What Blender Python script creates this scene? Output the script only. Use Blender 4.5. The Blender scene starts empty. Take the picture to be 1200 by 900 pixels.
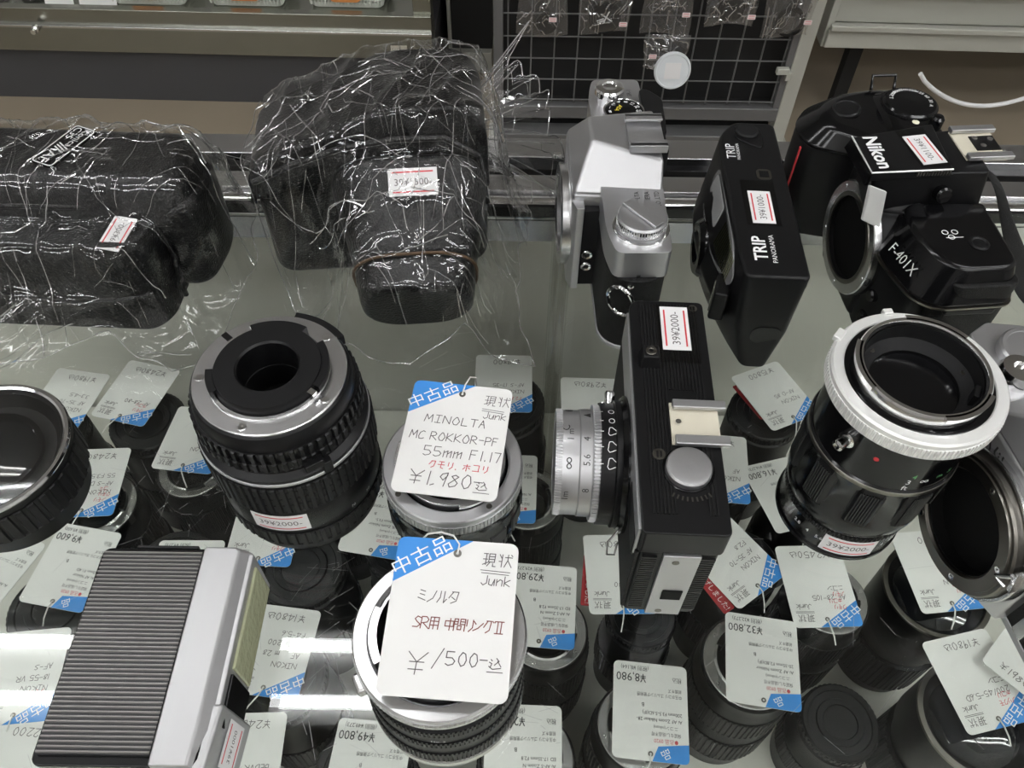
import bpy, bmesh, math, random
from mathutils import Vector, Matrix
S = bpy.context.scene
COL = S.collection
R = math.radians
PI = math.pi
rnd = random.Random(7)

# ------------------------------------------------------------------ camera
FPX, PITCH, ROLL, CAMH = 960.0, R(52.0), R(0.8), 0.35
cf = Vector((0, math.cos(PITCH), -math.sin(PITCH)))
cr0 = Vector((1, 0, 0)); cu0 = cr0.cross(cf)
cr = cr0 * math.cos(ROLL) + cu0 * math.sin(ROLL)
cu = cu0 * math.cos(ROLL) - cr0 * math.sin(ROLL)
CAMP = Vector((0, 0, CAMH))
cam = bpy.data.cameras.new('camera')
cam.sensor_fit = 'HORIZONTAL'; cam.sensor_width = 36.0; cam.lens = 36.0 * FPX / 1200.0
cam.clip_start = 0.01; cam.clip_end = 60
camo = bpy.data.objects.new('camera', cam); COL.objects.link(camo)
m3 = Matrix((cr, cu, -cf)).transposed()
camo.matrix_world = Matrix.Translation(CAMP) @ m3.to_4x4()
S.camera = camo

def at(px, py, z=0.0):
    """point of the horizontal plane z seen at a pixel of the 1200x900 photograph"""
    d = cf + cr * ((px - 600) / FPX) + cu * ((450 - py) / FPX)
    return CAMP + d * ((z - CAMH) / d.z)

# ------------------------------------------------------------------ world, exposure
w = bpy.data.worlds.new('shop_air'); S.world = w; w.use_nodes = True
w.node_tree.nodes['Background'].inputs[0].default_value = (0.98, 0.99, 1.0, 1)
w.node_tree.nodes['Background'].inputs[1].default_value = 0.10
S.view_settings.view_transform = 'Standard'; S.view_settings.look = 'None'
S.view_settings.exposure = 0.12; S.view_settings.gamma = 1.0
S.view_settings.use_curve_mapping = False
S.cycles.transparent_max_bounces = 32
S.cycles.max_bounces = 10
LAMP_POWER = 20.5

# ------------------------------------------------------------------ materials
def nodes_of(name):
    m = bpy.data.materials.new(name); m.use_nodes = True
    nt = m.node_tree; nt.nodes.clear()
    out = nt.nodes.new('ShaderNodeOutputMaterial')
    return m, nt, out
def tex(nt, kind, scale, **kw):
    tc = nt.nodes.new('ShaderNodeTexCoord')
    t = nt.nodes.new('ShaderNodeTex' + kind)
    nt.links.new(tc.outputs['Object'], t.inputs['Vector'])
    t.inputs['Scale'].default_value = scale
    for k, v in kw.items():
        t.inputs[k].default_value = v
    return t
def add_bump(nt, src, strength, dist, target):
    b = nt.nodes.new('ShaderNodeBump')
    b.inputs['Strength'].default_value = strength; b.inputs['Distance'].default_value = dist
    nt.links.new(src, b.inputs['Height']); nt.links.new(b.outputs[0], target)
    return b
def mat(name, col, rough=0.5, metal=0.0, spec=0.5, bump=None, vary=None, emit=0.0, coat=0.0, voro=None):
    m, nt, out = nodes_of(name)
    p = nt.nodes.new('ShaderNodeBsdfPrincipled')
    p.inputs['Base Color'].default_value = (*col, 1); p.inputs['Roughness'].default_value = rough
    p.inputs['Metallic'].default_value = metal; p.inputs['Specular IOR Level'].default_value = spec
    p.inputs['Coat Weight'].default_value = coat
    if emit:
        p.inputs['Emission Color'].default_value = (*col, 1); p.inputs['Emission Strength'].default_value = emit
    if vary:      # (scale, amount) mottled tone
        n = tex(nt, 'Noise', vary[0], Detail=5.0, Roughness=0.6)
        mx = nt.nodes.new('ShaderNodeMix'); mx.data_type = 'RGBA'
        a = tuple(max(0, c * (1 - vary[1])) for c in col); b = tuple(min(1, c * (1 + vary[1])) for c in col)
        mx.inputs[6].default_value = (*a, 1); mx.inputs[7].default_value = (*b, 1)
        nt.links.new(n.outputs[0], mx.inputs[0]); nt.links.new(mx.outputs[2], p.inputs['Base Color'])
    if bump:      # (scale, strength, distance)
        n = tex(nt, 'Noise', bump[0], Detail=3.0)
        add_bump(nt, n.outputs[0], bump[1], bump[2], p.inputs['Normal'])
    if voro:
        n = tex(nt, 'Voronoi', voro[0])
        add_bump(nt, n.outputs['Distance'], voro[1], voro[2], p.inputs['Normal'])
    nt.links.new(p.outputs[0], out.inputs[0])
    return m
def clear_mat(name, base, top, tint, rough=0.02, bump=None, haze=0.0, hazecol=(0.9, 0.9, 0.9), power=4.0):
    """thin clear sheet: see-through, with a mirror sheen that grows at grazing angles"""
    m, nt, out = nodes_of(name)
    tr = nt.nodes.new('ShaderNodeBsdfTransparent'); tr.inputs[0].default_value = (*tint, 1)
    gl = nt.nodes.new('ShaderNodeBsdfGlossy'); gl.inputs['Roughness'].default_value = rough
    lw = nt.nodes.new('ShaderNodeLayerWeight'); lw.inputs['Blend'].default_value = 0.5
    pw = nt.nodes.new('ShaderNodeMath'); pw.operation = 'POWER'; pw.inputs[1].default_value = power
    ma = nt.nodes.new('ShaderNodeMath'); ma.operation = 'MULTIPLY_ADD'
    ma.inputs[1].default_value = top; ma.inputs[2].default_value = base
    nt.links.new(lw.outputs['Facing'], pw.inputs[0]); nt.links.new(pw.outputs[0], ma.inputs[0])
    mx = nt.nodes.new('ShaderNodeMixShader')
    nt.links.new(ma.outputs[0], mx.inputs[0]); nt.links.new(tr.outputs[0], mx.inputs[1]); nt.links.new(gl.outputs[0], mx.inputs[2])
    if bump:
        n = tex(nt, 'Noise', bump[0], Detail=4.0, Distortion=bump[3])
        b = add_bump(nt, n.outputs[0], bump[1], bump[2], gl.inputs['Normal'])
        nt.links.new(b.outputs[0], lw.inputs['Normal'])
    last = mx
    if haze:
        df = nt.nodes.new('ShaderNodeBsdfDiffuse'); df.inputs[0].default_value = (*hazecol, 1)
        mh = nt.nodes.new('ShaderNodeMixShader'); mh.inputs[0].default_value = haze
        nt.links.new(mx.outputs[0], mh.inputs[1]); nt.links.new(df.outputs[0], mh.inputs[2]); last = mh
    nt.links.new(last.outputs[0], out.inputs[0])
    return m

M = dict(
    black=mat('black_plastic', (0.006, 0.006, 0.0065), 0.36, spec=0.28, bump=(2500, 0.12, 0.0004)),
    blackgloss=mat('glossy_black_plastic', (0.004, 0.004, 0.0045), 0.13, spec=0.38, bump=(60, 0.02, 0.002)),
    blackmatte=mat('matte_black', (0.008, 0.008, 0.0085), 0.6, spec=0.25),
    rubber=mat('black_rubber', (0.008, 0.008, 0.0085), 0.45, spec=0.3),
    ribbed=mat('ribbed_black_plastic', (0.009, 0.009, 0.0095), 0.33, spec=0.35),
    leather=mat('black_leather', (0.005, 0.005, 0.0055), 0.30, spec=0.5, voro=(900, 0.5, 0.0008)),
    leatherette=mat('black_leatherette', (0.005, 0.005, 0.005), 0.5, spec=0.28, voro=(1400, 0.5, 0.0006)),
    hole=mat('dark_opening', (0.003, 0.003, 0.003), 0.7, spec=0.2),
    silver=mat('satin_silver', (0.54, 0.54, 0.55), 0.38, 0.9, bump=(3000, 0.05, 0.0003)),
    silverpaint=mat('silver_paint', (0.46, 0.46, 0.465), 0.40, 0.7, bump=(2600, 0.06, 0.0003)),
    chrome=mat('chrome', (0.80, 0.80, 0.80), 0.10, 1.0),
    steel=mat('brushed_steel', (0.70, 0.70, 0.705), 0.25, 1.0),
    whitering=mat('pale_satin_metal', (0.86, 0.86, 0.84), 0.36, 0.35),
    gunmetal=mat('dark_metal', (0.20, 0.19, 0.17), 0.30, 1.0),
    card=mat('white_card', (0.80, 0.795, 0.775), 0.55),
    sticker=mat('white_sticker', (0.80, 0.79, 0.79), 0.45),
    tape=clear_mat('clear_tape', 0.03, 0.25, (0.80, 0.80, 0.80), 0.2),
    blue=mat('blue_print', (0.045, 0.27, 0.72), 0.5),
    white=mat('white_print', (0.86, 0.86, 0.86), 0.5),
    red=mat('red_print', (0.66, 0.045, 0.055), 0.5),
    redstrip=mat('dark_red_strip', (0.36, 0.02, 0.025), 0.45),
    redink=mat('red_ink', (0.62, 0.10, 0.12), 0.6),
    ink=mat('dark_ink', (0.06, 0.055, 0.06), 0.6),
    pencil=mat('grey_ink', (0.12, 0.11, 0.11), 0.6),
    print=mat('black_print', (0.03, 0.03, 0.03), 0.55),
    yellow=mat('yellow_print', (0.75, 0.60, 0.05), 0.5),
    green=mat('green_print', (0.10, 0.35, 0.12), 0.5),
    string=mat('white_string', (0.72, 0.71, 0.68), 0.7),
    clearbit=clear_mat('clear_plastic', 0.06, 0.75, (0.95, 0.95, 0.94), 0.05),
    film=clear_mat('cellophane', 0.05, 0.85, (0.985, 0.985, 0.982), 0.018, power=3.2),
    crease=clear_mat('cellophane_crease_glint', 0.45, 0.5, (0.96, 0.96, 0.96), 0.08, power=2.0, haze=0.06),  # shinier than the film so the thin crease tubes glint
    bagfilm=clear_mat('bag_film', 0.085, 0.85, (0.96, 0.96, 0.96), 0.08, power=2.5, haze=0.03),
    glass=clear_mat('counter_glass', 0.036, 0.95, (0.965, 0.98, 0.965), 0.008, power=5.0),
    lensglass=mat('dark_lens_glass', (0.006, 0.007, 0.009), 0.04, spec=0.6, coat=0.5),
    flashglass=clear_mat('flash_window', 0.10, 0.6, (0.80, 0.82, 0.60), 0.15),
    laminate=mat('case_laminate', (0.63, 0.625, 0.57), 0.55, vary=(6, 0.06)),
    floor=mat('floor_vinyl', (0.30, 0.25, 0.185), 0.45, vary=(3, 0.16)),
    wall=mat('wall_paint', (0.45, 0.445, 0.43), 0.7),
    ceiling=mat('ceiling_board', (0.50, 0.50, 0.49), 0.8),
    lamp=mat('lamp_tube', (0.985, 0.99, 1.0), 0.5, emit=LAMP_POWER),
    greytrim=mat('grey_trim', (0.34, 0.345, 0.30), 0.26, 0.9, vary=(9, 0.10)),
    darkgrey=mat('dark_grey_panel', (0.062, 0.062, 0.066), 0.55),
    beige=mat('beige_paint', (0.42, 0.42, 0.37), 0.45),
    wire=mat('grey_wire', (0.16, 0.16, 0.16), 0.45, 0.3),
    net=mat('black_backing', (0.012, 0.012, 0.012), 0.7),
    basket=mat('pale_basket', (0.62, 0.64, 0.58), 0.5),
    orange=mat('orange_label', (0.72, 0.30, 0.09), 0.5),
    pink=mat('pink_sticker', (0.80, 0.66, 0.65), 0.5),
    frost=mat('frosted_plastic', (0.72, 0.75, 0.77), 0.35),
    cream=mat('cream_plate', (0.62, 0.58, 0.47), 0.45),
    strap=mat('black_webbing', (0.012, 0.012, 0.012), 0.75, bump=(1600, 0.6, 0.0008)),
)

# ------------------------------------------------------------------ mesh builder (millimetres)
GL = {}
for _l in """M=00 19 43 79 80|I=09 69;39 30;00 60|N=00 09 70 79|O=39 16 03 20 50 74 66 49 39|L=09 00 60|T=09 79;49 40
A=00 39 60;14 54|C=68 49 17 03 10 40 61|R=00 09 49 67 55 04;24 70|K=00 09;69 04 70|-=05 55|P=00 09 49 67 55 04|F=00 09 59;05 45
S=68 39 17 35 63 41 01|E=59 09 00 50;05 45|X=09 60;00 69|V=09 30 69|D=00 09 39 66 63 30 00|B=00 09 48 46 05 53 51 00|G=68 39 15 11 40 62 65 35
1=20 29|2=07 29 58 56 00 60|3=08 39 57 35 53 41 01|4=50 59 02 72|5=59 09 05 45 63 51 20 01|6=49 14 02 20 51 53 34 03|7=09 59 30
8=38 17 35 53 41 10 02 35 57 38|9=59 28 16 34 57 59 40|0=39 16 13 30 51 64 58 39|m=00 06 04 36 30;33 66 60|u=06 01 30 56;56 50
n=00 06;03 36 55 50|k=00 09;56 03 50|J=59 52 20 02|¥=09 45 89;45 40;15 75;12 72|,=21 00|.=10 11|/=00 49|ク=39 04;29 79 62 30
モ=19 79;05 85;49 41 70|リ=19 14;69 63 30|ホ=07 87;49 40;25 02;65 83|コ=09 79 71;01 81|ミ=29 68;26 65;13 71|ノ=69 43 00|ル=29 24 00;59 50 73
タ=39 04;29 79 62 20;25 53|ン=08 26;01 43 87|グ=39 04;29 69 52 20;79 88;99 98|ニ=18 68;02 82|込=17 26;05 24 11;02 30 91;58 76;76 43;66 92
現=09 39;05 35;01 43;29 21;49 89 83 43 49;47 87;45 85;53 30;72 70 90|状=09 26;29 20;04 24;47 97;69 65 40;65 90;89 98
用=09 00;09 79 70;06 76;03 73;39 30|中=07 77 73 03 07;49 40|間=00 09 39 35 05;07 37;59 55 95;59 99 90;57 97;34 64 61 31 34|Ⅱ=09 79;29 20;59 50;00 70""".replace('\n', '|').split('|'):
    _k, _v = _l.split('=', 1)
    GL[_k] = [[(int(p[0]), int(p[1])) for p in st.split()] for st in _v.split(';')]
_tc = {}
def text_data(s, off=0.0):
    key = (s, off)
    if key not in _tc:
        c = bpy.data.curves.new('t', 'FONT'); c.body = s; c.size = 1; c.resolution_u = 2; c.offset = off
        o = bpy.data.objects.new('t', c)
        me = o.to_mesh()
        vs = [(v.co.x, v.co.y) for v in me.vertices]; fs = [tuple(p.vertices) for p in me.polygons]
        o.to_mesh_clear(); bpy.data.objects.remove(o); bpy.data.curves.remove(c)
        x0 = min(v[0] for v in vs); x1 = max(v[0] for v in vs)
        _tc[key] = (vs, fs, x0, x1)
    return _tc[key]

class MB:
    def __init__(s, M=None):
        s.v = []; s.f = []; s.M = M or Matrix()
    def add(s, vs, fs):
        o = len(s.v)
        for p in vs:
            s.v.append(s.M @ Vector(p))
        for f in fs:
            s.f.append(tuple(i + o for i in f))
        return s
    def map(s, fn):
        s.v = [Vector(fn(p)) for p in s.v]; return s
    def box(s, cx, cy, cz, sx, sy, sz):
        x, y, z = sx / 2, sy / 2, sz / 2
        vs = [(cx + a * x, cy + b * y, cz + c * z) for c in (-1, 1) for a, b in ((-1, -1), (1, -1), (1, 1), (-1, 1))]
        return s.add(vs, [(3, 2, 1, 0), (4, 5, 6, 7), (0, 1, 5, 4), (1, 2, 6, 5), (2, 3, 7, 6), (3, 0, 4, 7)])
    def prism(s, pts, z0, z1, top=None):
        """outline pts (x,y) from z0 to z1; top = outline of the upper face"""
        n = len(pts); top = top or pts
        vs = [(x, y, z0) for x, y in pts] + [(x, y, z1) for x, y in top]
        return s.add(vs, [tuple(reversed(range(n))), tuple(range(n, 2 * n))] + [(i, (i + 1) % n, n + (i + 1) % n, n + i) for i in range(n)])
    def prism3(s, pts, tops):
        n = len(pts)
        return s.add(list(pts) + list(tops), [tuple(reversed(range(n))), tuple(range(n, 2 * n))] + [(i, (i + 1) % n, n + (i + 1) % n, n + i) for i in range(n)])
    def lathe(s, prof, n=72, c=(0, 0), closed=False):
        m = len(prof); vs = []; fs = []
        for r, z in prof:
            for i in range(n):
                a = 2 * PI * i / n
                vs.append((c[0] + r * math.cos(a), c[1] + r * math.sin(a), z))
        for j in range(m - 1 + (1 if closed else 0)):
            k = (j + 1) % m
            for i in range(n):
                i2 = (i + 1) % n
                fs.append((j * n + i, j * n + i2, k * n + i2, k * n + i))
        if not closed:
            if prof[0][0] > 0: fs.append(tuple(reversed(range(n))))
            if prof[-1][0] > 0: fs.append(tuple((m - 1) * n + i for i in range(n)))
        return s.add(vs, fs)
    def ring(s, ri, ro, z0, z1, n=72, ch=0.25, c=(0, 0)):
        return s.lathe([(ri, z0), (ro, z0), (ro, z1 - ch), (ro - ch, z1), (ri + ch, z1), (ri, z1 - ch)], n, c, True)
    def ribs(s, ri, ro, z0, z1, n, depth, duty=0.55):
        """toothed grip ring around z"""
        vs = []; fs = []; N = n * 4
        rows = [(ri, z0, 0), (ro - depth * 0.6, z0, 0), (ro, z0 + 0.5, 1), (ro, z1 - 0.5, 1), (ro - depth * 0.6, z1, 0), (ri, z1, 0)]
        for r, z, t in rows:
            for k in range(n):
                for q, (fr, up) in enumerate(((0, 0), (0.08, 1), (duty, 1), (duty + 0.08, 0))):
                    a = 2 * PI * (k + fr) / n
                    rr = r - (depth if (t and not up) else 0)
                    vs.append((rr * math.cos(a), rr * math.sin(a), z))
        m = len(rows)
        for j in range(m):
            k = (j + 1) % m
            for i in range(N):
                i2 = (i + 1) % N
                fs.append((j * N + i, j * N + i2, k * N + i2, k * N + i))
        return s.add(vs, fs)
    def tube(s, pts, r, n=8, flat=None):
        pts = [Vector(p) for p in pts]; vs = []; fs = []
        up = Vector((0, 0, 1))
        for i, p in enumerate(pts):
            t = (pts[min(i + 1, len(pts) - 1)] - pts[max(i - 1, 0)]).normalized()
            if abs(t.dot(up)) > 0.95: up = Vector((0, 1, 0)) if abs(t.y) < 0.9 else Vector((1, 0, 0))
            sd = t.cross(up).normalized(); u2 = sd.cross(t).normalized()
            rx, ry = (r, r) if flat is None else flat
            for k in range(n):
                a = 2 * PI * (k + 0.5) / n
                vs.append(p + sd * (rx * math.cos(a)) + u2 * (ry * math.sin(a)))
        for i in range(len(pts) - 1):
            for k in range(n):
                fs.append((i * n + k, i * n + (k + 1) % n, (i + 1) * n + (k + 1) % n, (i + 1) * n + k))
        fs.append(tuple(reversed(range(n)))); fs.append(tuple((len(pts) - 1) * n + k for k in range(n)))
        return s.add(vs, fs)
    def rrect(s, w, h, r, z0, z1, cx=0, cy=0, rot=0, k=5):
        return s.prism(rr(w, h, r, k, cx, cy, rot), z0, z1)
    def text(s, t, size, x, y, z, rot=0, align=0.5, sx=1.0, bold=0.0):
        vs, fs, x0, x1 = text_data(t, bold)
        ca, sa = math.cos(rot), math.sin(rot); out = []
        for a, b in vs:
            u = (a - x0 - (x1 - x0) * align) * size * sx; v = (b - 0.34) * size
            out.append((x + u * ca - v * sa, y + u * sa + v * ca, z))
        return s.add(out, fs)
    def hand(s, t, size, x, y, z, rot=0, wd=0.35, gap=0.45, jit=0.0, sx=1.0):
        """pen strokes; x,y is the left end of the base line"""
        ca, sa = math.cos(rot), math.sin(rot); cx = 0.0
        k = size / 9.0
        for ch in t:
            if ch == ' ' or ch not in GL:
                cx += 5 * k * sx; continue
            wmax = max(p[0] for st in GL[ch] for p in st)
            jy = rnd.uniform(-jit, jit) * size
            for st in GL[ch]:
                P = [Vector((cx + p[0] * k * sx + p[1] * k * 0.08 + rnd.uniform(-jit, jit) * size * 0.4, p[1] * k + jy + rnd.uniform(-jit, jit) * size * 0.4)) for p in st]
                for a, b in zip(P, P[1:]):
                    d = (b - a)
                    if d.length < 1e-6: continue
                    d.normalize(); nrm = Vector((-d.y, d.x)) * wd / 2; a2 = a - d * wd * 0.3; b2 = b + d * wd * 0.3
                    q = [a2 - nrm, b2 - nrm, b2 + nrm, a2 + nrm]
                    s.add([(x + p.x * ca - p.y * sa, y + p.x * sa + p.y * ca, z) for p in q], [(0, 1, 2, 3)])
            cx += (wmax * k + size * gap * 0.5) * sx
        return s
    def line(s, x0, y0, x1, y1, z, wd):
        d = Vector((x1 - x0, y1 - y0)).normalized(); n = Vector((-d.y, d.x)) * wd / 2
        return s.add([(x0 - n.x, y0 - n.y, z), (x1 - n.x, y1 - n.y, z), (x1 + n.x, y1 + n.y, z), (x0 + n.x, y0 + n.y, z)], [(0, 1, 2, 3)])

def rr(w, h, r, k=5, cx=0, cy=0, rot=0):
    """rounded rectangle outline"""
    r = min(r, w / 2 - 1e-3, h / 2 - 1e-3); o = []
    for qx, qy, a0 in ((1, -1, -PI / 2), (1, 1, 0), (-1, 1, PI / 2), (-1, -1, PI)):
        for i in range(k + 1):
            a = a0 + PI / 2 * i / k
            o.append((qx * (w / 2 - r) + r * math.cos(a), qy * (h / 2 - r) + r * math.sin(a)))
    ca, sa = math.cos(rot), math.sin(rot)
    return [(cx + x * ca - y * sa, cy + x * sa + y * ca) for x, y in o]
def rpoly(pts, r, k=4):
    """polygon outline with rounded corners"""
    o = []; n = len(pts)
    for i in range(n):
        p = Vector(pts[i]); a = Vector(pts[i - 1]); b = Vector(pts[(i + 1) % n])
        d1 = (a - p); d2 = (b - p); rad = r[i] if isinstance(r, (list, tuple)) else r
        c = min(rad, d1.length * 0.49, d2.length * 0.49)
        p1 = p + d1.normalized() * c; p2 = p + d2.normalized() * c
        for j in range(k + 1):
            t = j / k
            q = p1 * (1 - t) ** 2 + p * 2 * t * (1 - t) + p2 * t * t
            o.append((q.x, q.y))
    return o

def T(x, y, z): return Matrix.Translation((x, y, z))
def RX(a): return Matrix.Rotation(R(a), 4, 'X')
def RY(a): return Matrix.Rotation(R(a), 4, 'Y')
def RZ(a): return Matrix.Rotation(R(a), 4, 'Z')
FRONT = RX(-90)          # z -> +y (front), y -> -z

def obj(name, mb, mt, parent=None, bev=0, seg=2, ang=32, sub=0, scale=0.001):
    me = bpy.data.meshes.new(name)
    me.from_pydata([tuple(v * scale) for v in mb.v], [], mb.f)
    bm = bmesh.new(); bm.from_mesh(me)
    zs = [v.co.z for v in bm.verts]
    flat = (max(zs) - min(zs) < 1e-9) if zs else True
    if len(bm.faces) and any(not e.is_boundary for e in bm.edges) and not flat:
        bmesh.ops.recalc_face_normals(bm, faces=bm.faces)
    bm.to_mesh(me); bm.free()
    me.materials.append(M[mt] if isinstance(mt, str) else mt)
    me.polygons.foreach_set('use_smooth', [True] * len(me.polygons))
    me.set_sharp_from_angle(angle=R(ang))
    o = bpy.data.objects.new(name, me); COL.objects.link(o)
    if parent: o.parent = parent
    if bev:
        b = o.modifiers.new('bevel', 'BEVEL'); b.width = bev * scale; b.segments = seg
        b.limit_method = 'ANGLE'; b.angle_limit = R(28); b.harden_normals = True
    if sub:
        sm = o.modifiers.new('smooth', 'SUBSURF'); sm.levels = sub; sm.render_levels = sub
    return o
def tag(o, label, cat, group=None):
    o['label'] = label; o['category'] = cat
    if group: o['group'] = group
    return o
def thing(name, label, cat, loc=(0, 0, 0), rz=0.0, group=None, rot=None):
    o = bpy.data.objects.new(name, None); COL.objects.link(o); o.empty_display_size = 0.02
    o.location = loc; o.rotation_euler = rot if rot else (0, 0, rz)
    return tag(o, label, cat, group)
def struct(name, mb, mt, bev=0):
    o = obj(name, mb, mt, None, bev); o['kind'] = 'structure'; return o
def put(o, mtx):
    o.matrix_local = mtx; return o
def copy_tree(o, parent=None):
    c = o.copy(); COL.objects.link(c); c.parent = parent
    for ch in [k for k in bpy.data.objects if k.parent == o]:
        copy_tree(ch, c)
    return c
# ------------------------------------------------------------------ room shell
FLZ, CEZ = -0.90, 2.0
struct('floor', MB().box(0, 500, FLZ * 1000 - 20, 6400, 6000, 40), 'floor')
struct('ceiling', MB().box(0, 500, CEZ * 1000 + 20, 6400, 6000, 40), 'ceiling')
struct('wall_back', MB().box(0, 3520, 550, 6400, 40, 2900), 'wall')
struct('wall_front', MB().box(0, -2520, 550, 6400, 40, 2900), 'wall')
struct('wall_left', MB().box(-3220, 500, 550, 40, 6000, 2900), 'wall')
struct('wall_right', MB().box(3220, 500, 550, 40, 6000, 2900), 'wall')

def ceiling_lamp(x0, x1, y, label):
    L = (x1 - x0) * 1000
    t = thing('ceiling_lamp', label, 'ceiling lamp', ((x0 + x1) / 2, y, CEZ - 0.002), group='twin tube ceiling lamps')
    obj('housing', MB().prism([(-L / 2, -130), (L / 2, -130), (L / 2, 130), (-L / 2, 130)], -45, 0), 'ceiling', t)
    for s in (-1, 1):
        obj('tube', MB(T(-L / 2, s * 78, -70) @ RY(90)).lathe([(17, 10), (17, L - 10)], 20), 'lamp', t)
        for e in (-1, 1):
            obj('tube_holder', MB().box(e * (L / 2 - 6), s * 78, -62, 12, 40, 50), 'ceiling', t)
    return t
ceiling_lamp(-2.70, -0.25, 0.76, 'twin tube ceiling lamp mirrored in the counter glass beside the flash unit')
ceiling_lamp(0.35, 2.8, 0.2, 'unseen twin tube ceiling lamp added above the right end of the counter')  # added out of view for general light, clear of the glass reflection
for yy, nm in ((-2.0, 'at the far wall behind the camera'), (-0.75, 'behind the customer side of the counter')):  # unseen lamp rows, added for more highlights on the film
    ceiling_lamp(-2.7, -0.25, yy, 'added unseen twin tube lamp on the left %s' % nm)
    ceiling_lamp(0.35, 2.8, yy, 'added unseen twin tube lamp on the right %s' % nm)

# ------------------------------------------------------------------ glass display counter
SHZ = -0.29
dc = thing('display_counter', 'glass topped display counter with metal edge rail under all the cameras', 'display counter', (0, 0.17, FLZ))
inv = Matrix.Translation((0, -0.17, -FLZ))
def dco(n, mb, m, b=0): return put(obj(n, mb, m, dc, b), inv)
dco('glass_top', MB().box(0, 130, -4, 1500, 580, 8), 'glass')
dco('shelf', MB().box(0, 135, SHZ * 1000 - 6, 1490, 660, 12), 'laminate')
dco('front_panel', MB().box(0, 482, -470, 1500, 14, 860), 'laminate')
dco('base_cabinet', MB().box(0, 150, -600, 1490, 640, 590), 'laminate')
rail = dco('edge_rail', MB().prism([(-750, 421), (750, 421), (750, 424), (-750, 424)], -9, -1), 'blackmatte')
dco('edge_rail', MB(T(-750, 429, -8) @ RY(90)).lathe([(8, 0), (8, 1500)], 24), 'chrome')
dco('edge_rail', MB().box(0, 446, -6, 1500, 17, 11), 'steel', 0.8)
dco('rail_groove', MB().box(0, 464, -9, 1500, 20, 6), 'blackgloss')
dco('edge_rail', MB().box(0, 485, -6.5, 1500, 22, 12), 'steel', 0.8)
dco('edge_rail', MB().box(0, 455, -25, 1500, 60, 18), 'steel')
dco('shelf_support', MB(T(32, 408, SHZ * 1000)).lathe([(5.5, 0), (7, 0), (7, 276), (5.5, 276)], 28, closed=True), 'clearbit')
# fine scratches worn into the glass
sc = MB(); r2 = random.Random(3)
for i in range(420):
    if r2.random() < 0.5: x, y = r2.uniform(-190, 20), r2.uniform(70, 230)
    else: x, y = r2.uniform(-330, 330), r2.uniform(70, 400)
    a = r2.gauss(0.9, 0.9) if r2.random() < 0.6 else r2.uniform(0, PI); L = abs(r2.gauss(0, 9)) + 1.2
    sc.line(x, y, x + L * math.cos(a), y + L * math.sin(a), 0.06, r2.uniform(0.05, 0.13))
M['scratch'] = clear_mat('glass_scratch', 0.25, 0.4, (0.9, 0.9, 0.9), 0.35, haze=0.30)
so = dco('scratches', sc, 'scratch'); so['kind'] = 'stuff'

# ------------------------------------------------------------------ the shop behind
c = thing('low_display_counter', 'low steel trimmed display base with dark kick panel behind the counter on the left', 'display base', (-1.15, 2.2, FLZ), R(-1.0))
obj('kick_panel', MB().box(0, -275, 72, 1880, 20, 144), 'darkgrey', c)
obj('carcass', MB().box(0, 20, 90, 1900, 560, 180), 'darkgrey', c)
obj('lower_trim', MB().box(0, -292, 176, 1900, 30, 62), 'greytrim', c, 2)
obj('upper_trim', MB().box(0, -285, 229, 1900, 24, 40), 'greytrim', c, 2)
obj('trim_bead', MB().box(0, -300, 208, 1900, 14, 6), 'steel', c, 1)
obj('deck', MB().box(0, 0, 226, 1880, 540, 12), 'greytrim', c)
obj('corner_post', MB().box(928, -262, 260, 44, 44, 520), 'greytrim', c, 2)
obj('name_plate', MB().box(868, -311, 172, 40, 4, 22), 'cream', c, 1)
obj('bolt', MB(T(-8, -312, 208) @ RX(90)).lathe([(9, 0), (9, 10), (6, 14), (6, 22)], 16), 'chrome', c)

def basket(x, label):
    t = thing('basket', label, 'basket', (x, 2.02, FLZ + 0.2325), R(-1), group='pale plastic baskets')
    b = MB()
    W, D, Hh = 190, 140, 62
    b.prism3([(px, py, 0) for px, py in rr(W - 20, D - 20, 14)], [(px, py, 4) for px, py in rr(W - 19, D - 19, 14)])
    for z0, z1, g in ((2, 14, -16), (46, 62, 0)):
        lo, hi = rr(W + g, D + g, 16), rr(W + g + 4, D + g + 4, 16); li, hi2 = rr(W + g - 7, D + g - 7, 14), rr(W + g - 3, D + g - 3, 14)
        n = len(lo); vs = [(*p, z0) for p in lo] + [(*p, z1) for p in hi] + [(*p, z1) for p in hi2] + [(*p, z0) for p in li]
        b.add(vs, [(q * n + i, q * n + (i + 1) % n, ((q + 1) % 4) * n + (i + 1) % n, ((q + 1) % 4) * n + i) for q in range(4) for i in range(n)])
    for z in (22, 31, 40):
        lo = rr(W - 12 + z * .2, D - 12 + z * .2, 15); n = len(lo)
        b.tube([(*p, z) for p in lo] + [(*lo[0], z)], 2.6, 6)
    for i in range(21):
        px = -86 + i * 8.6
        for s in (-1, 1): b.tube([(px, s * 63, 8), (px, s * 67, 50)], 2.4, 6)
    for i in range(15):
        py = -60 + i * 8.6
        for s in (-1, 1): b.tube([(s * 88, py, 8), (s * 92, py, 50)], 2.4, 6)
    obj('body', b, 'basket', t)
    l = obj('label_strip', MB(T(0, -74, 33) @ RX(90)).rrect(76, 26, 12, -1, 1.5), 'orange', t)
    obj('lettering', MB(T(0, -76.2, 36) @ RX(90)).text('レンズキャップ', 7, 0, 3, 0).text('¥300', 7, 14, -7, 0), 'print', l)
    return t
basket(-0.415, 'pale plastic basket with orange label, rightmost on the low display base')
basket(-0.66, 'pale plastic basket with orange label, second from the right on the low display base')
basket(-0.90, 'pale plastic basket with orange label, leftmost on the low display base')
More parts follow.
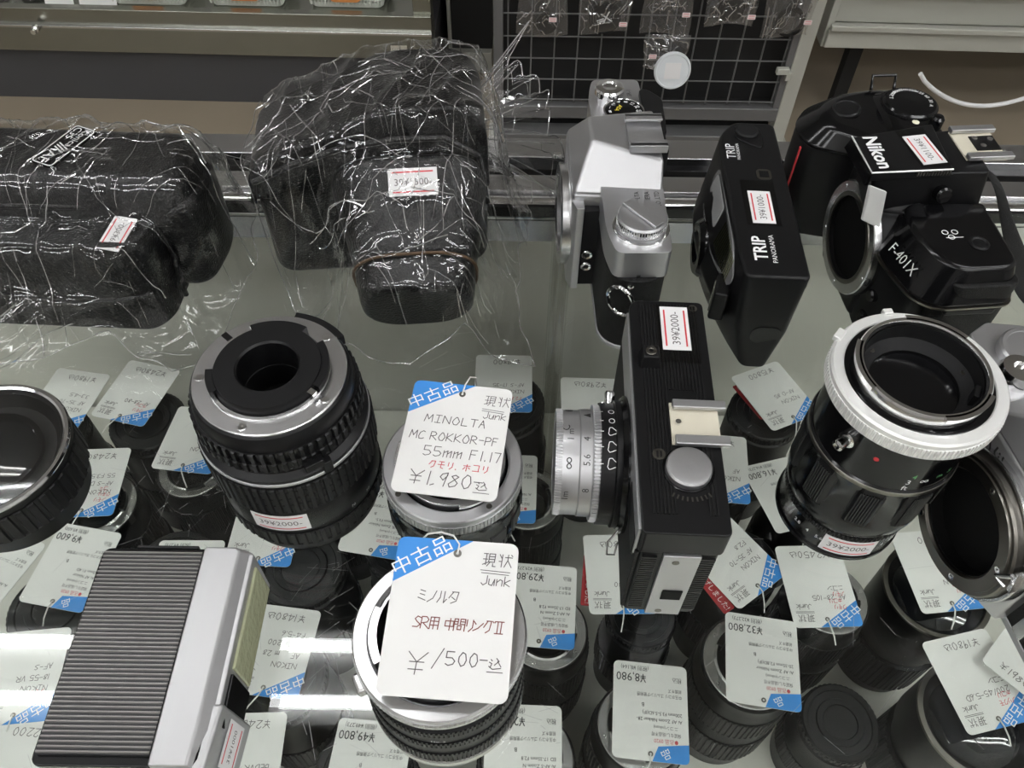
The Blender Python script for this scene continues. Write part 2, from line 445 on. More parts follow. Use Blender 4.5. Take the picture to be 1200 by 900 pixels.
for i, (x, wd, lb) in enumerate(((-1.025, 92, 'white printed sign card left of the leftmost basket'), (-1.12, 70, 'white printed sign card on the low display base farthest from the baskets'))):
    t = thing('sign_card', lb, 'sign', (x, 1.955, FLZ + 0.2325), R(-1), rot=(R(-25), 0, R(-1)), group='white sign cards')
    obj('card', MB().box(0, 0, 30, wd, 2, 60), 'card', t)
    g = MB(T(0, -1.3, 0) @ RX(90))
    for k in range(5): g.line(-wd * .4, 50 - k * 9, wd * (.1 + .3 * ((k * 37) % 10) / 10), 50 - k * 9, 0, 2.2)
    obj('lettering', g, 'print', t)
for i, (x, lb) in enumerate(((-1.30, 'clear bagged black accessory lying at the far left of the low display base'), (-1.20, 'bagged black lens cap lying next to the sign card'), (-1.42, 'bagged black strap lying on the low display base'))):
    t = thing('bagged_accessory', lb, 'bagged accessory', (x, 2.0, FLZ + 0.2325), 0.4 * i)
    obj('item', MB().lathe([(0, 0), (30, 0), (32, 4), (30, 14), (20, 16), (0, 16)], 32), 'black', t)
    b = MB(); n = 14
    pts = [[((u / n - .5) * 100, (v / n - .5) * 80, 20 * max(0, 1 - ((u / n - .5) ** 2 + (v / n - .5) ** 2) * 4) + 2 * math.sin(u * 1.9 + v) + 3) for u in range(n + 1)] for v in range(n + 1)]
    b.add([p for r_ in pts for p in r_], [(v * (n + 1) + u, v * (n + 1) + u + 1, (v + 1) * (n + 1) + u + 1, (v + 1) * (n + 1) + u) for v in range(n) for u in range(n)])
    obj('clear_bag', b, 'film', t)

t = thing('black_cabinet', 'black cabinet in the gap between the low display base and the wire grid', 'cabinet', (-0.125, 2.28, FLZ))
obj('carcass', MB().box(0, 0, 320, 120, 400, 520), 'net', t, 2)
obj('plinth', MB().box(0, -10, 30, 116, 420, 60), 'beige', t, 2)
obj('edge_trim', MB().box(-54, -202, 320, 10, 6, 520), 'beige', t, 1)
# wire grid panel with hanging bags
GY = 1.76
gp = thing('grid_panel', 'black backed wire grid panel with beige right post standing in the aisle', 'grid panel', (0.31, GY, FLZ))
g = MB()
for i in range(13): g.tube([(-330 + i * 53, 0, 108), (-330 + i * 53, 0, 900)], 2.0, 6)
for i in range(15): g.tube([(-345, -3, 118 + i * 53), (318, -3, 118 + i * 53)], 2.0, 6)
obj('wire_mesh', g, 'wire', gp)
obj('backing', MB().box(-10, 60, 480, 680, 8, 860), 'net', gp)
obj('bottom_rail', MB().box(-8, 0, 88, 668, 26, 34), 'wire', gp, 3)
obj('base_rail', MB().box(-8, -4, 20, 668, 50, 34), 'wire', gp, 3)
obj('base_back_board', MB().box(-10, 50, 50, 680, 10, 80), 'net', gp)  # plain black board behind the base rails
obj('right_post', MB().box(342, 4, 450, 34, 34, 900), 'beige', gp, 2)
obj('left_post', MB().box(-352, 4, 450, 22, 30, 900), 'wire', gp, 2)
obj('post_foot', MB().box(342, -10, 8, 50, 120, 16), 'beige', gp, 3)
obj('post_foot', MB().box(-352, -10, 8, 50, 120, 16), 'beige', gp, 3)
obj('inner_stile', MB().box(318, 0, 480, 16, 18, 830), 'wire', gp, 2)
cl = obj('clip', MB().box(306, -16, 208, 30, 14, 16).box(322, -16, 196, 14, 14, 22), 'beige', gp, 3)

def hanging_bag(x, ztop, wd, ht, label, seed, stick, fwd=0.0):
    t = thing('hanging_bag', label, 'hanging bag', (x, GY - 0.02 - fwd, ztop), group='clear bags hanging on the wire grid')
    n = 18; q = random.Random(seed); ph = [q.uniform(0, 6) for _ in range(6)]
    b = MB(); vs = []; fs = []
    for side in (1, -1):
        o = len(vs)
        for v in range(n + 1):
            for u in range(n + 1):
                a, c_ = u / n, v / n
                edge = (math.sin(PI * a) ** .6) * (math.sin(PI * c_) ** .6)
                wr = 3 * math.sin(9 * a + ph[0] + 4 * c_) * math.sin(7 * c_ + ph[1]) + 2.2 * math.sin(19 * a - 13 * c_ + ph[2]) + 1.6 * abs(math.sin(11 * c_ + 15 * a + ph[3]))
                vs.append(((a - .5) * wd * (1 + .06 * math.sin(5 * c_ + ph[4])), -10 - side * 13 * edge - wr * edge * 1.2, -c_ * ht + 5 * math.sin(4 * a + ph[5]) * c_))
        for v in range(n):
            for u in range(n):
                f = (o + v * (n + 1) + u, o + v * (n + 1) + u + 1, o + (v + 1) * (n + 1) + u + 1, o + (v + 1) * (n + 1) + u)
                fs.append(f if side > 0 else f[::-1])
    b.add(vs, fs)
    obj('clear_bag', b, 'bagfilm', t)
    cr_ = MB()
    for _ in range(46):
        u, v = q.uniform(1, n - 1), q.uniform(1, n - 1); a = q.uniform(0, 2 * PI); path = []
        for k in range(q.randint(3, 9)):
            if not (0 <= u <= n and 0 <= v <= n): break
            p = Vector(vs[int(round(v)) * (n + 1) + int(round(u))]); path.append((p.x, p.y - .8, p.z)); u += math.cos(a); v += math.sin(a)
            if q.random() < .2: a += q.uniform(-1, 1)
        if len(path) > 2: cr_.tube(path, q.choice((.4, .7, 1.2, 1.8)), 5)
    obj('crease_glints', cr_, 'crease', t)  # tubes added along creases to give the bag bright highlights
    st = obj('price_sticker', MB(T(stick[0], -29, -stick[1]) @ RX(90)).rrect(17, 10, 1.5, -.5, .5), 'pink', t)
    s2 = MB(T(stick[0], -29.7, -stick[1]) @ RX(90)); s2.line(-6, 2.6, 6, 2.6, 0, .9); s2.line(-6, -2.6, 6, -2.6, 0, .9)
    obj('red_line', s2, 'red', st)
    obj('hook', MB().tube([(0, 14, 6), (0, -26, 2), (0, -30, 8)], 2, 8), 'chrome', t)
    return t
def cap_in(x, z, r, m, label, mark=None, name='lens_cap'):
    t = thing(name, label, 'lens cap', (x, GY - 0.023, z), rot=(R(90), 0, 0), group=None)
    obj('disc', MB().lathe([(0, 0), (r, 0), (r, 6), (r - 1.2, 8), (r - 4, 8), (r - 5, 7), (0, 7)], 48), m, t)
    if mark: obj('mark', mark, 'white', t)
    return t
hanging_bag(0.055, -0.44, 108, 165, 'clear hanging bag at the left end of the wire grid', 1, (22, 120))
cap_in(0.065, -0.58, 24, 'black', 'small black lens cap inside the leftmost hanging bag')
hanging_bag(0.19, -0.44, 108, 158, 'clear hanging bag around the black cap with a white X mark', 2, (40, 128))
cap_in(0.192, -0.565, 36, 'blackmatte', 'large black lens cap with white X mark in hanging bag', MB(T(0, 0, 8.2)).text('X', 34, 2, 2, 0, .3).line(-18, -6, -3, 0, 0, 3).line(-16, -10, -2, -4, 0, 3))
hanging_bag(0.325, -0.44, 105, 160, 'clear hanging bag behind the white translucent cap', 3, (38, 105))
hanging_bag(0.325, -0.57, 95, 80, 'small clear bag hanging lowest under the white translucent cap', 4, (-30, 40), 0.055)
t = thing('translucent_cap', 'round white translucent cap hanging lowest on the wire grid', 'lens cap', (0.338, GY - 0.125, -0.628), rot=(R(78), 0, 0))
obj('disc', MB().lathe([(0, 0), (39, 0), (40, 2), (39, 8), (36, 9), (34, 7), (0, 7)], 56), 'frost', t)
obj('paper_slip', MB(T(0, 0, 8)).box(0, 0, 0, 34, 34, .8), 'sticker', t)
hanging_bag(0.462, -0.44, 104, 138, 'clear hanging bag fourth along the wire grid holding a black cap', 5, (42, 108))
cap_in(0.462, -0.54, 30, 'black', 'black lens cap in the fourth hanging bag')
hanging_bag(0.588, -0.44, 106, 160, 'clear hanging bag at the right end of the wire grid beside the beige post', 6, (40, 118))
t = thing('filter_ring', 'black lens hood ring inside the rightmost hanging bag', 'lens hood', (0.597, GY - 0.023, -0.568), rot=(R(90), 0, 0))
obj('ring', MB().ring(24, 31, 0, 12), 'blackgloss', t)

# right hand shelf unit, cable, dark stand
sh = thing('shelf_unit', 'pale beige metal shelf unit behind the counter on the right', 'shelf unit', (1.335, 2.09, FLZ), R(-1.5))
obj('lower_tray', MB().box(0, -150, 275, 1250, 380, 44), 'beige', sh, 3)
obj('tray_lip', MB().box(0, -346, 305, 1250, 14, 14), 'beige', sh, 3)
obj('riser', MB().box(0, -300, 340, 1250, 20, 80), 'beige', sh, 2)
obj('upper_lip', MB().box(0, -318, 384, 1250, 40, 14), 'beige', sh, 2)
obj('end_panel', MB().box(-622, -130, 460, 16, 400, 420), 'beige', sh, 2)
obj('back_panel', MB().box(0, 40, 500, 1250, 12, 420), 'beige', sh)
obj('price_rail', MB().box(180, -341, 382, 620, 4, 12), 'cream', sh, .5)
obj('leg', MB().box(-490, -180, 128, 34, 34, 256), 'net', sh, 2)
obj('leg', MB().box(540, -180, 128, 34, 34, 256), 'net', sh, 2)
t = thing('power_cable', 'white cable sagging below the shelf unit', 'cable', (1.0, 1.66, FLZ))
pts = []
for i in range(25):
    u = i / 24; pts.append((-115 + 420 * u, -10 + 60 * u, 262 - 95 * math.sin(PI * min(1, u * 1.02)) ** .8))
obj('sheath', MB().tube(pts, 5, 8), 'white', t)
t = thing('wooden_plinth', 'low brown wooden plinth under the shelf unit', 'plinth', (1.45, 2.45, FLZ))
M['wood'] = mat('brown_wood', (0.20, 0.145, 0.09), 0.5, vary=(14, 0.2))
obj('board', MB().box(0, 0, 130, 1300, 24, 260), 'wood', t, 2)
obj('foot_rail', MB().box(0, -30, 20, 1300, 40, 40), 'wood', t, 2)
# ------------------------------------------------------------------ shared small parts
def price_sticker(parent, txt, mtx, w_=26, h_=13, ts=5.2, tape=None, fn=None, name='price_sticker', lines=True, dim=False):
    """white sticker with two red rules; mtx places its face (x along the text)"""
    def mk(nm, mb, m, par):
        if fn: mb.map(fn)
        mb.v = [mtx @ v for v in mb.v]
        return obj(nm, mb, m, par)
    def sheet(a, b, z0, z1, k=16):
        mb = MB()
        vs = []; fs = []
        for zz in (z0, z1):
            for i in range(k + 1):
                x = -a / 2 + a * i / k
                vs += [(x, -b / 2, zz), (x, b / 2, zz)]
        n = 2 * (k + 1)
        for i in range(k):
            p = 2 * i
            fs += [(p, p + 1, p + 3, p + 2), (n + p, n + p + 2, n + p + 3, n + p + 1), (p, p + 2, n + p + 2, n + p), (p + 1, n + p + 1, n + p + 3, p + 3)]
        fs += [(0, n, n + 1, 1), (n - 2, n - 1, 2 * n - 1, 2 * n - 2)]
        return mb.add(vs, fs)
    if tape: mk('clear_tape', MB().add([(v.x + tape[2], v.y + tape[3], v.z) for v in sheet(tape[0], tape[1], -.05, .10).v], sheet(tape[0], tape[1], -.05, .10).f), 'tape', parent)
    s = mk(name, sheet(w_, h_, 0, .25), 'sticker', parent)
    if lines:
        r = MB()
        for sg in (-1, 1):
            k = 12
            for i in range(k):
                x0, x1 = -w_ * .42 + w_ * .84 * i / k, -w_ * .42 + w_ * .84 * (i + 1) / k
                r.line(x0, sg * h_ * .36, x1, sg * h_ * .36, .32, .75)
        mk('red_line', r, 'red', s)
    if txt: mk('lettering', MB().text(txt, ts, 0, 0, .32, sx=1.0), 'pencil', s)
    return s

TW, TH = 45.0, 57.0
def tag_base(t, kind, hole=True):
    c = MB().prism(rr(TW, TH, 3.2), 0, .45)
    obj('card', c, 'card', t)
    if kind == 'hand':
        o = rpoly([(-TW / 2, TH / 2), (-TW / 2, TH / 2 - 17.5), (TW * .12, TH / 2)], [3.2, .1, .1])
        b = obj('blue_corner', MB().prism(o, .45, .55), 'blue', t)
        a = math.atan2(17.5, TW * .62)
        obj('lettering', MB().text('中古品', 7.6, -TW * .29, TH / 2 - 7.0, .62, a, sx=1.05), 'white', b)
        hx, hy = TW * .0, TH / 2 - 5.2
    else:
        o = rpoly([(-TW / 2, TH / 2), (-TW / 2, TH / 2 - 11), (-TW * .1, TH / 2 - 8.5), (-TW * .02, TH / 2)], [3.2, .1, .1, .1])
        b = obj('blue_corner', MB().prism(o, .45, .55), 'blue', t)
        obj('lettering', MB().text('品', 6, -TW * .20, TH / 2 - 4.5, .62, .5), 'white', b)
        hx, hy = TW * .0, TH / 2 - 4.0
    if hole: obj('eyelet', MB().ring(.6, 1.5, .45, .75, 20, .1, (hx, hy)), 'gunmetal', t)
    return hx, hy
def price_tag(label, loc, rz, kind, price='', lines=(), red=(), tilt=(0, 0), string=True, sub='', group='hang tags on the lenses in the case'):
    t = thing('price_tag', label, 'price tag', loc, group=group, rot=(R(tilt[0]), R(tilt[1]), rz))
    hx, hy = tag_base(t, kind)
    if kind == 'hand':
        g = MB()
        g.hand('現状', 4.6, TW * .18, TH * .5 - 8.5, .6, 0, .35); g.line(TW * .16, TH * .5 - 9.6, TW * .43, TH * .5 - 9.8, .6, .3)
        g.line(TW * .16, TH * .5 - 10.4, TW * .43, TH * .5 - 10.6, .6, .3)
        g.hand('Junk', 3.4, TW * .18, TH * .5 - 15.5, .6, 0, .35)
        y = 7
        for ln in lines:
            g.hand(ln, 3.3, -TW * .36, y, .6, rnd.uniform(-.03, .03), .35, jit=.06); y -= 6.6
        if price: g.hand(price, 4.6, -TW * .30, -TH * .5 + 4.5, .6, rnd.uniform(-.02, .04), .4, jit=.05)
        obj('handwriting', g, 'pencil', t)
        if red:
            g = MB(); y = 14
            for ln in red:
                g.hand(ln, 2.8, -TW * .38 + rnd.uniform(0, 4), y, .6, rnd.uniform(-.04, .04), .35, jit=.08); y -= 4.6
            obj('red_handwriting', g, 'redink', t)
    else:
        g = MB()
        if price:
            g.text(price, 7.2, TW * .46, -TH * .5 + 9.5, .6, 0, 1.0, .92); g.text(sub, 3.4, TW * .40, -TH * .5 + 3.6, .6, 0, 1.0, .9)
            g.text('税込', 3.6, -TW * .40, -TH * .5 + 9, .6, 0, .2, .8)
        g.text('ニコン(nikon)', 2.5, -TW * .36, 9.2, .6, 0, 0)
        g.text('保証なし/返品不可', 2.5, -TW * .40, 13.0, .6, 0, 0, .85)
        y = 5.2
        for ln in lines:
            g.text(ln, 2.9, -TW * .42, y, .6, 0, 0, .95); y -= 3.9
        g.text('B', 3.2, TW * .1, 0 if len(lines) < 2 else -3.2, .6)
        g.text('中玉ホコリ ゴムリング使用感', 2.5, -TW * .42, -9.4, .6, 0, 0, .82)
        g.text('前面キズ', 2.5, -TW * .42, -12.8, .6, 0, 0, .82)
        obj('lettering', g, 'print', t)
        obj('red_lettering', MB().text('●古品 0920', 3.1, -TW * .36, TH * .5 - 11.6, .62, 0, 0, .9), 'redink', t)
    if string:
        sg = rnd.uniform(-6, 6)
        obj('string', MB().tube([(hx, hy, .8), (hx + sg * .2, hy + 5, 1.6), (hx + sg, hy + 11, -1), (hx + sg * 1.6, hy + 15, -5)], .45, 6), 'string', t)
    return t
# ------------------------------------------------------------------ lenses on the counter
def slots(mb, r, z, n, w_=2.2, a0=0.3):
    for k in range(n):
        a = a0 + 2 * PI * k / n
        mb.lathe([(0, z), (w_ / 2, z), (w_ / 2, z + .25), (w_ / 2 - .3, z + .3), (0, z + .12)], 14, (r * math.cos(a), r * math.sin(a)))
    return mb
def screws(parent, mtx, r, z, n, w_=2.2, mt='chrome', a0=0.3):
    for k in range(n):
        a = a0 + 2 * PI * k / n
        obj('screw', slots(MB(mtx @ T(r * math.cos(a), r * math.sin(a), 0)), 0, z, 1, w_), mt, parent)
def tabs(parent, ri, ro, z0, z1, arcs, mt):
    for a, b in arcs: obj('bayonet_tab', arcring(MB(), ri, ro, z0, z1, a, b), mt, parent)
def wrapz(r, z, a0):
    """flat (x,y) -> on a cylinder of radius r round z, centred at angle a0 (deg), y up the axis"""
    def fn(p):
        a = R(a0) + p.x / r
        rr_ = r + p.z
        return (rr_ * math.cos(a), rr_ * math.sin(a), z + p.y)
    return fn
def arcring(mb, ri, ro, z0, z1, a0, a1, k=14):
    vs = []; 
    for i in range(k + 1):
        a = R(a0 + (a1 - a0) * i / k)
        for r, z in ((ri, z0), (ro, z0), (ro, z1), (ri, z1)): vs.append((r * math.cos(a), r * math.sin(a), z))
    fs = [(i * 4 + j, i * 4 + (j + 1) % 4, i * 4 + 4 + (j + 1) % 4, i * 4 + 4 + j) for i in range(k) for j in range(4)]
    fs += [(0, 1, 2, 3), (k * 4 + 3, k * 4 + 2, k * 4 + 1, k * 4)]
    return mb.add(vs, fs)

# autofocus zoom standing on its front, mount up
t = thing('camera_lens', 'black zoom lens standing silver mount up between the flash unit and the bagged cases', 'camera lens', (-0.0985, 0.2075, 0), R(0))
obj('barrel', MB().lathe([(30, 0), (33.4, 0), (34, 1), (34, 5), (33, 6.5), (33, 8), (35.6, 9), (35.6, 20), (36.2, 21), (36.2, 37), (35.4, 38.5), (35.4, 60), (36.4, 61), (36.4, 64), (33.6, 66), (33.4, 68), (33.4, 82), (33, 83.5), (32.6, 87), (32, 88), (22, 88), (22, 84), (12.2, 80), (12.2, 60), (0, 58)], 96), 'black', t)
obj('focus_ring', MB().ribs(34, 36.8, 9.5, 19.5, 52, .9), 'rubber', t)
zr = MB().ribs(34, 37.6, 40, 59, 64, .9)
obj('zoom_ring', zr, 'rubber', t)
gr = MB()
for z in (45, 50, 55): gr.ring(36.3, 36.9, z, z + .8, 72, .1)
obj('zoom_ring_groove', gr, 'blackmatte', t)
obj('silver_line', MB().ring(35, 36.9, 60.6, 62.2), 'silver', t)
obj('aperture_ring', MB().ribs(32, 35.0, 69, 81, 56, 1.3, .5), 'black', t)
obj('aperture_ring_scallops', MB().ribs(32, 35.6, 69.5, 75, 56, 1.0, .5), 'black', t)
mr = obj('mount_ring', MB().lathe([(22, 86), (31.2, 86), (31.2, 89.6), (30.8, 90), (24.6, 90), (24.4, 91), (23, 91), (22, 90)], 96, closed=True), 'steel', t)
screws(mr, Matrix(), 27.9, 90, 5, 3.4, 'chrome', .75)
obj('index_notch', MB(RZ(139)).box(28.6, 0, 90.1, 4.5, 2.6, .4), 'hole', mr)
bf = obj('bayonet_baffle', MB().lathe([(12.4, 78), (22.2, 86), (22.2, 93), (21.4, 94.4), (13.2, 94.4), (12.4, 93.6)], 72, closed=True), 'black', t)
tabs(t, 21, 24.6, 91, 94, ((60, 118), (335, 395), (185, 215)), 'black')
obj('light_shield', arcring(MB(), 31.4, 34.4, 84, 89, 38, 82, 18), 'black', t)
obj('contact_pin', MB(RZ(-32)).box(23, 0, 93, 4, 2.5, 1.4), 'chrome', t)
obj('rear_opening', MB().lathe([(0, 66), (12.3, 66), (12.3, 67), (0, 67)], 48), 'hole', t)
lv = MB(RZ(-58)).box(35.8, 0, 70, 5, 8, 4).box(36.4, 5, 66, 4, 4, 7)
obj('aperture_lock', lv, 'black', t, .5)
wn = MB().rrect(46, 10, 1.2, 0, .3); wn.map(lambda p: p)
price_sticker(t, '39¥2000-', Matrix(), 25, 12.5, 5.0, tape=(44, 12, 2, 0), fn=wrapz(36.2, 29.5, -93))
dg = MB()
for k, s_ in enumerate(('70', '50', '35')): dg.map(lambda p: p); q = MB().text(s_, 2.6, 0, 0, .1); q.map(wrapz(36.2, 24, -40 + k * 16)); dg.add(q.v, q.f)
obj('lettering', dg, 'white', t)

# standard lens under the 1,980 yen tag
t = thing('camera_lens', 'silver and black lens lying mount up under the 1,980 yen hang tag', 'camera lens', (-0.0257, 0.194, 0), R(20))
obj('barrel', MB().lathe([(22, 0), (27, 0), (27.5, 1), (27.5, 5), (29.2, 7), (29.2, 12), (30.4, 13), (30.4, 24), (29.8, 26), (29.8, 34), (30.2, 35), (30.2, 43), (26, 44), (25, 42), (20, 40), (18, 32), (0, 30)], 96), 'blackgloss', t)
obj('focus_ring', MB().ribs(29, 31.2, 13, 23, 14, 1.6, .7), 'rubber', t)
obj('aperture_ring', MB().ribs(28.5, 30.2, 6, 11, 48, .8), 'black', t)
obj('silver_grip_ring', MB().ribs(29, 31.2, 36.5, 42, 110, .5), 'silver', t)
mr = obj('mount_ring', MB().lathe([(24.6, 41), (30.6, 41.6), (30.6, 45.4), (30, 46), (25.4, 46), (24.6, 45.4)], 96, closed=True), 'silver', t)
screws(mr, Matrix(), 27.8, 46, 4, 2.6, 'gunmetal')
obj('bayonet_flange', MB().ring(20.5, 23.4, 40, 48.5), 'steel', t)
tabs(t, 22.5, 25.0, 47, 48.6, ((20, 66), (140, 186), (260, 306)), 'steel')
obj('rear_element', MB().lathe([(0, 35.5), (10, 35), (17, 33), (17.2, 32), (0, 32)], 48), 'lensglass', t)
obj('white_dot', MB().lathe([(0, 44.2), (.9, 44.2), (.9, 44.5), (0, 44.5)], 12, (-23.9, 4)), 'white', t)

# stack of extension rings under the 1,500 yen tag
t = thing('extension_ring_stack', 'stack of silver and black extension rings under the 1,500 yen hang tag', 'extension rings', (-0.0250, 0.1115, 0), R(10))
obj('bottom_ring', MB().lathe([(26, 0), (30.5, 0), (31.4, 1), (31.4, 5), (30, 7), (26, 7)], 96, closed=True), 'chrome', t)
obj('knurled_ring', MB().ribs(26, 31.6, 8, 18, 110, .6), 'black', t)
obj('plain_ring', MB().lathe([(26, 18), (30.8, 18), (30.8, 25.5), (26, 25.5)], 96, closed=True), 'black', t)
obj('knurled_ring', MB().ribs(26, 31.2, 26, 31, 110, .6), 'black', t)
obj('plain_ring', MB().lathe([(26, 31), (30.4, 31), (30.4, 38), (26, 38)], 96, closed=True), 'black', t)
obj('knurled_ring', MB().ribs(26, 31.0, 38.5, 44, 110, .6), 'black', t)
obj('silver_collar', MB().lathe([(25.6, 44), (29.6, 44), (29.6, 50), (31.4, 52), (31.4, 55), (25.6, 55)], 96, closed=True), 'steel', t)
obj('silver_grip_ring', MB().ribs(27, 32.0, 55.2, 58, 120, .4), 'silver', t)
obj('top_flange', MB().lathe([(24.8, 57.6), (31.6, 57.6), (31.6, 60), (31, 60.6), (26.4, 60.6), (25.4, 59.6), (24.8, 58)], 96, closed=True), 'steel', t)
obj('inner_collar', MB().lathe([(19.6, 40), (23.2, 40), (24.6, 57), (23.4, 62.6), (22.4, 62.6), (20.4, 58)], 96, closed=True), 'steel', t)
tabs(t, 22.4, 25.4, 61.6, 62.9, ((150, 200), (275, 325), (30, 80)), 'steel')
obj('dark_core', MB().lathe([(0, 20), (19.8, 20), (19.8, 56), (19.4, 56), (19.4, 21), (0, 21)], 64), 'hole', t)
obj('release_button', MB(RZ(197)).box(32.3, 0, 47, 4, 8, 6), 'steel', t, 1.5)
obj('release_button', MB(RZ(20)).box(32, 0, 12, 4, 9, 6), 'steel', t, 1.5)
q = MB().text('No. 2', 2.4, 0, 0, .1); q.map(wrapz(30.8, 34.5, -100)); obj('lettering', q, 'white', t)

# preset telephoto with pale ring
t = thing('camera_lens', 'tall black telephoto lens with pale knurled top ring and 39¥2000 sticker', 'camera lens', (0.1583, 0.2005, 0), R(0))
t.scale = (1, 1, 1.045)
obj('barrel', MB().lathe([(25, 0), (28.2, 0), (29, 1), (29, 3), (28.2, 4), (28.2, 20), (28.8, 21), (30.4, 27), (30.4, 33), (29.4, 36), (29.4, 55), (30.6, 59), (31, 62), (30, 63), (30, 88), (31, 89), (31, 92)], 96), 'blackgloss', t)
fg = MB(); n = 9
obj('focus_ring', MB().ribs(28.5, 31.2, 34, 60, 9, 1.7, .45), 'black', t)
fr = MB()
for k in range(9):
    for j in range(8):
        a = 2 * PI * (k + .06 + .42 * j / 8) / 9
        fr.tube([(31.3 * math.cos(a), 31.3 * math.sin(a), 36), (31.3 * math.cos(a), 31.3 * math.sin(a), 57)], .42, 5)
obj('focus_ring_ridges', fr, 'ribbed', t)
obj('aperture_ring', MB().ribs(27.5, 28.8, 17, 20, 90, .5), 'black', t)
obj('grey_band', MB().ring(29.2, 31.2, 60, 62.2), 'gunmetal', t)
obj('pale_grip_ring', MB().ribs(28, 34.0, 90, 95.5, 130, .55), 'whitering', t)
obj('top_flange', MB().lathe([(28.4, 95), (33.4, 95.4), (33.4, 97.6), (32.6, 98.4), (28.8, 98.4), (28.4, 98)], 96, closed=True), 'whitering', t)
obj('dark_channel', MB().lathe([(24, 93), (28.6, 93), (28.6, 97.6), (27.6, 98), (24, 98)], 96, closed=True), 'blackgloss', t)
obj('bayonet_collar', MB().lathe([(22.6, 92), (25.2, 92), (25.2, 103), (24.6, 104), (23.2, 104), (22.6, 103)], 96, closed=True), 'chrome', t)
tabs(t, 23.8, 26.2, 102, 104, ((150, 206), (270, 326), (35, 91)), 'chrome')
obj('inner_sleeve', MB().lathe([(17.4, 78), (22.8, 78), (22.8, 100), (22.2, 102), (21.6, 96), (17.4, 93)], 96, closed=True), 'blackmatte', t)
screws(t, Matrix(), 20.2, 95, 3, 2.2, 'gunmetal', .2)
obj('dark_core', MB().lathe([(0, 60), (17.6, 60), (17.6, 93), (17.2, 93), (17.2, 61), (0, 61)], 64), 'hole', t)
obj('aperture_lever', MB(RZ(-28)).box(20.6, 0, 97, 2, 6, 8), 'black', t, .3)
obj('index_lug', MB(RZ(142)).box(33.2, 0, 97.8, 3.4, 6, 2.6), 'whitering', t, .5)
obj('index_lug', MB(RZ(96)).box(33.2, 0, 98, 3.0, 4, 2.6), 'whitering', t, .5)
obj('lock_screw', MB(RZ(-146) @ T(30, 0, 80) @ RY(90)).lathe([(0, -1), (3.6, -1), (3.6, 2), (2.4, 2.4), (2.4, 7), (1.4, 7.6), (0, 7)], 24), 'chrome', t)
q = MB().lathe([(0, 0), (1.1, 0), (1.1, .15), (0, .15)], 14); q.map(wrapz(30, 78, -122)); obj('red_dot', q, 'red', t)
q = MB()
for s_, a, z in (('3', -92, 69), ('∞', -80, 69.5), ('ft', -92, 65)):
    e = MB().text(s_, 4.2, 0, 0, .12); e.map(wrapz(30, z, a)); q.add(e.v, e.f)
obj('lettering', q, 'white', t)
q = MB()
for s_, a, z in (('m', -68, 71), ('5', -60, 72), ('4', -90, 72.8)):
    e = MB().text(s_, 3.6, 0, 0, .12); e.map(wrapz(30, z, a)); q.add(e.v, e.f)
obj('green_lettering', q, 'green', t)
q = MB()
for i in range(12):
    e = MB().text(('2.8', '4', '5.6', '8', '11', '16')[i % 6], 3.0, 0, 0, .12); e.map(wrapz(28.2, 11, -150 + i * 12)); q.add(e.v, e.f)
obj('aperture_lettering', q, 'white', t)
price_sticker(t, '39¥2000-', Matrix(), 24, 12, 5.0, tape=(32, 12, 3, 0), fn=wrapz(28.3, 10.5, -98))

# front-up lens cut by the left picture edge
t = thing('camera_lens', 'wide black ribbed lens with front glass up, cut by the left picture edge', 'camera lens', (-0.2380, 0.2015, 0), R(0))
t.scale = (.96, .96, .80)
obj('barrel', MB().lathe([(30, 0), (33, 0), (34, 2), (34, 14), (37, 20), (37, 42), (38.4, 43), (38.4, 48), (37.6, 49), (37.2, 49), (36.4, 46), (34, 46), (30, 40), (0, 38)], 96), 'black', t)
obj('grip_ring', MB().ribs(36, 38.2, 18, 40, 40, 1.2, .6), 'rubber', t)
obj('silver_rim', MB().lathe([(35.6, 47), (38.6, 47), (38.9, 48.2), (38.2, 49.6), (36.6, 49.6), (35.6, 48.8)], 96, closed=True), 'chrome', t)
obj('inner_ring', MB().ring(22, 24.5, 39.5, 43), 'blackgloss', t)
obj('front_element', MB().lathe([(36, 48.2), (28, 49.6), (14, 50.8), (0, 51.2)], 64), 'clearbit', t)
obj('front_glass', MB().lathe([(22, 41), (14, 43.5), (0, 44.6)], 64), 'lensglass', t)
# ------------------------------------------------------------------ silver SLR body
t = thing('film_camera', 'silver and black film camera without lens between the bagged case and black compact', 'camera', (0.0617, 0.3785, 0), R(91.8))
obj('body_shell', MB().prism(rr(155, 32, 15, 7, -2), 3, 53), 'leatherette', t, .6)
obj('bottom_plate', MB().prism(rr(156, 33, 15.5, 7, -2), 0, 3), 'silver', t, .6)
obj('end_plate', MB().prism(rpoly([(-76, -15), (-22, -17), (-22, 16.5), (-60, 16.5), (-76, 13)], [4, .5, .5, 10, 4.5]), 53, 70), 'silver', t, 1.4, 3)
obj('end_plate', MB().prism(rpoly([(30, -17), (78, -15), (78, 13), (62, 16.5), (30, 16.5)], [.5, 4, 4.5, 10, .5]), 53, 70), 'silver', t, 1.4, 3)
obj('dark_band', MB().prism(rr(150, 30, 14, 5, -1), 52, 54.5), 'black', t)
ph = MB().prism3([(-29, -16.8, 66), (36, -16.8, 66), (33, 31, 66), (-26, 31, 66)], [(-21, -16, 84), (25, -16, 84), (18, 21, 85), (-4, 21, 85)])
ph.prism([(-29, -16.8), (36, -16.8), (33, 31), (-26, 31)], 53, 66)
obj('prism_housing', ph, 'silver', t, 2.0, 3)
sh_ = obj('accessory_shoe', MB().box(-2, -8, 86, 24, 19, 1.4), 'silver', t, .3)
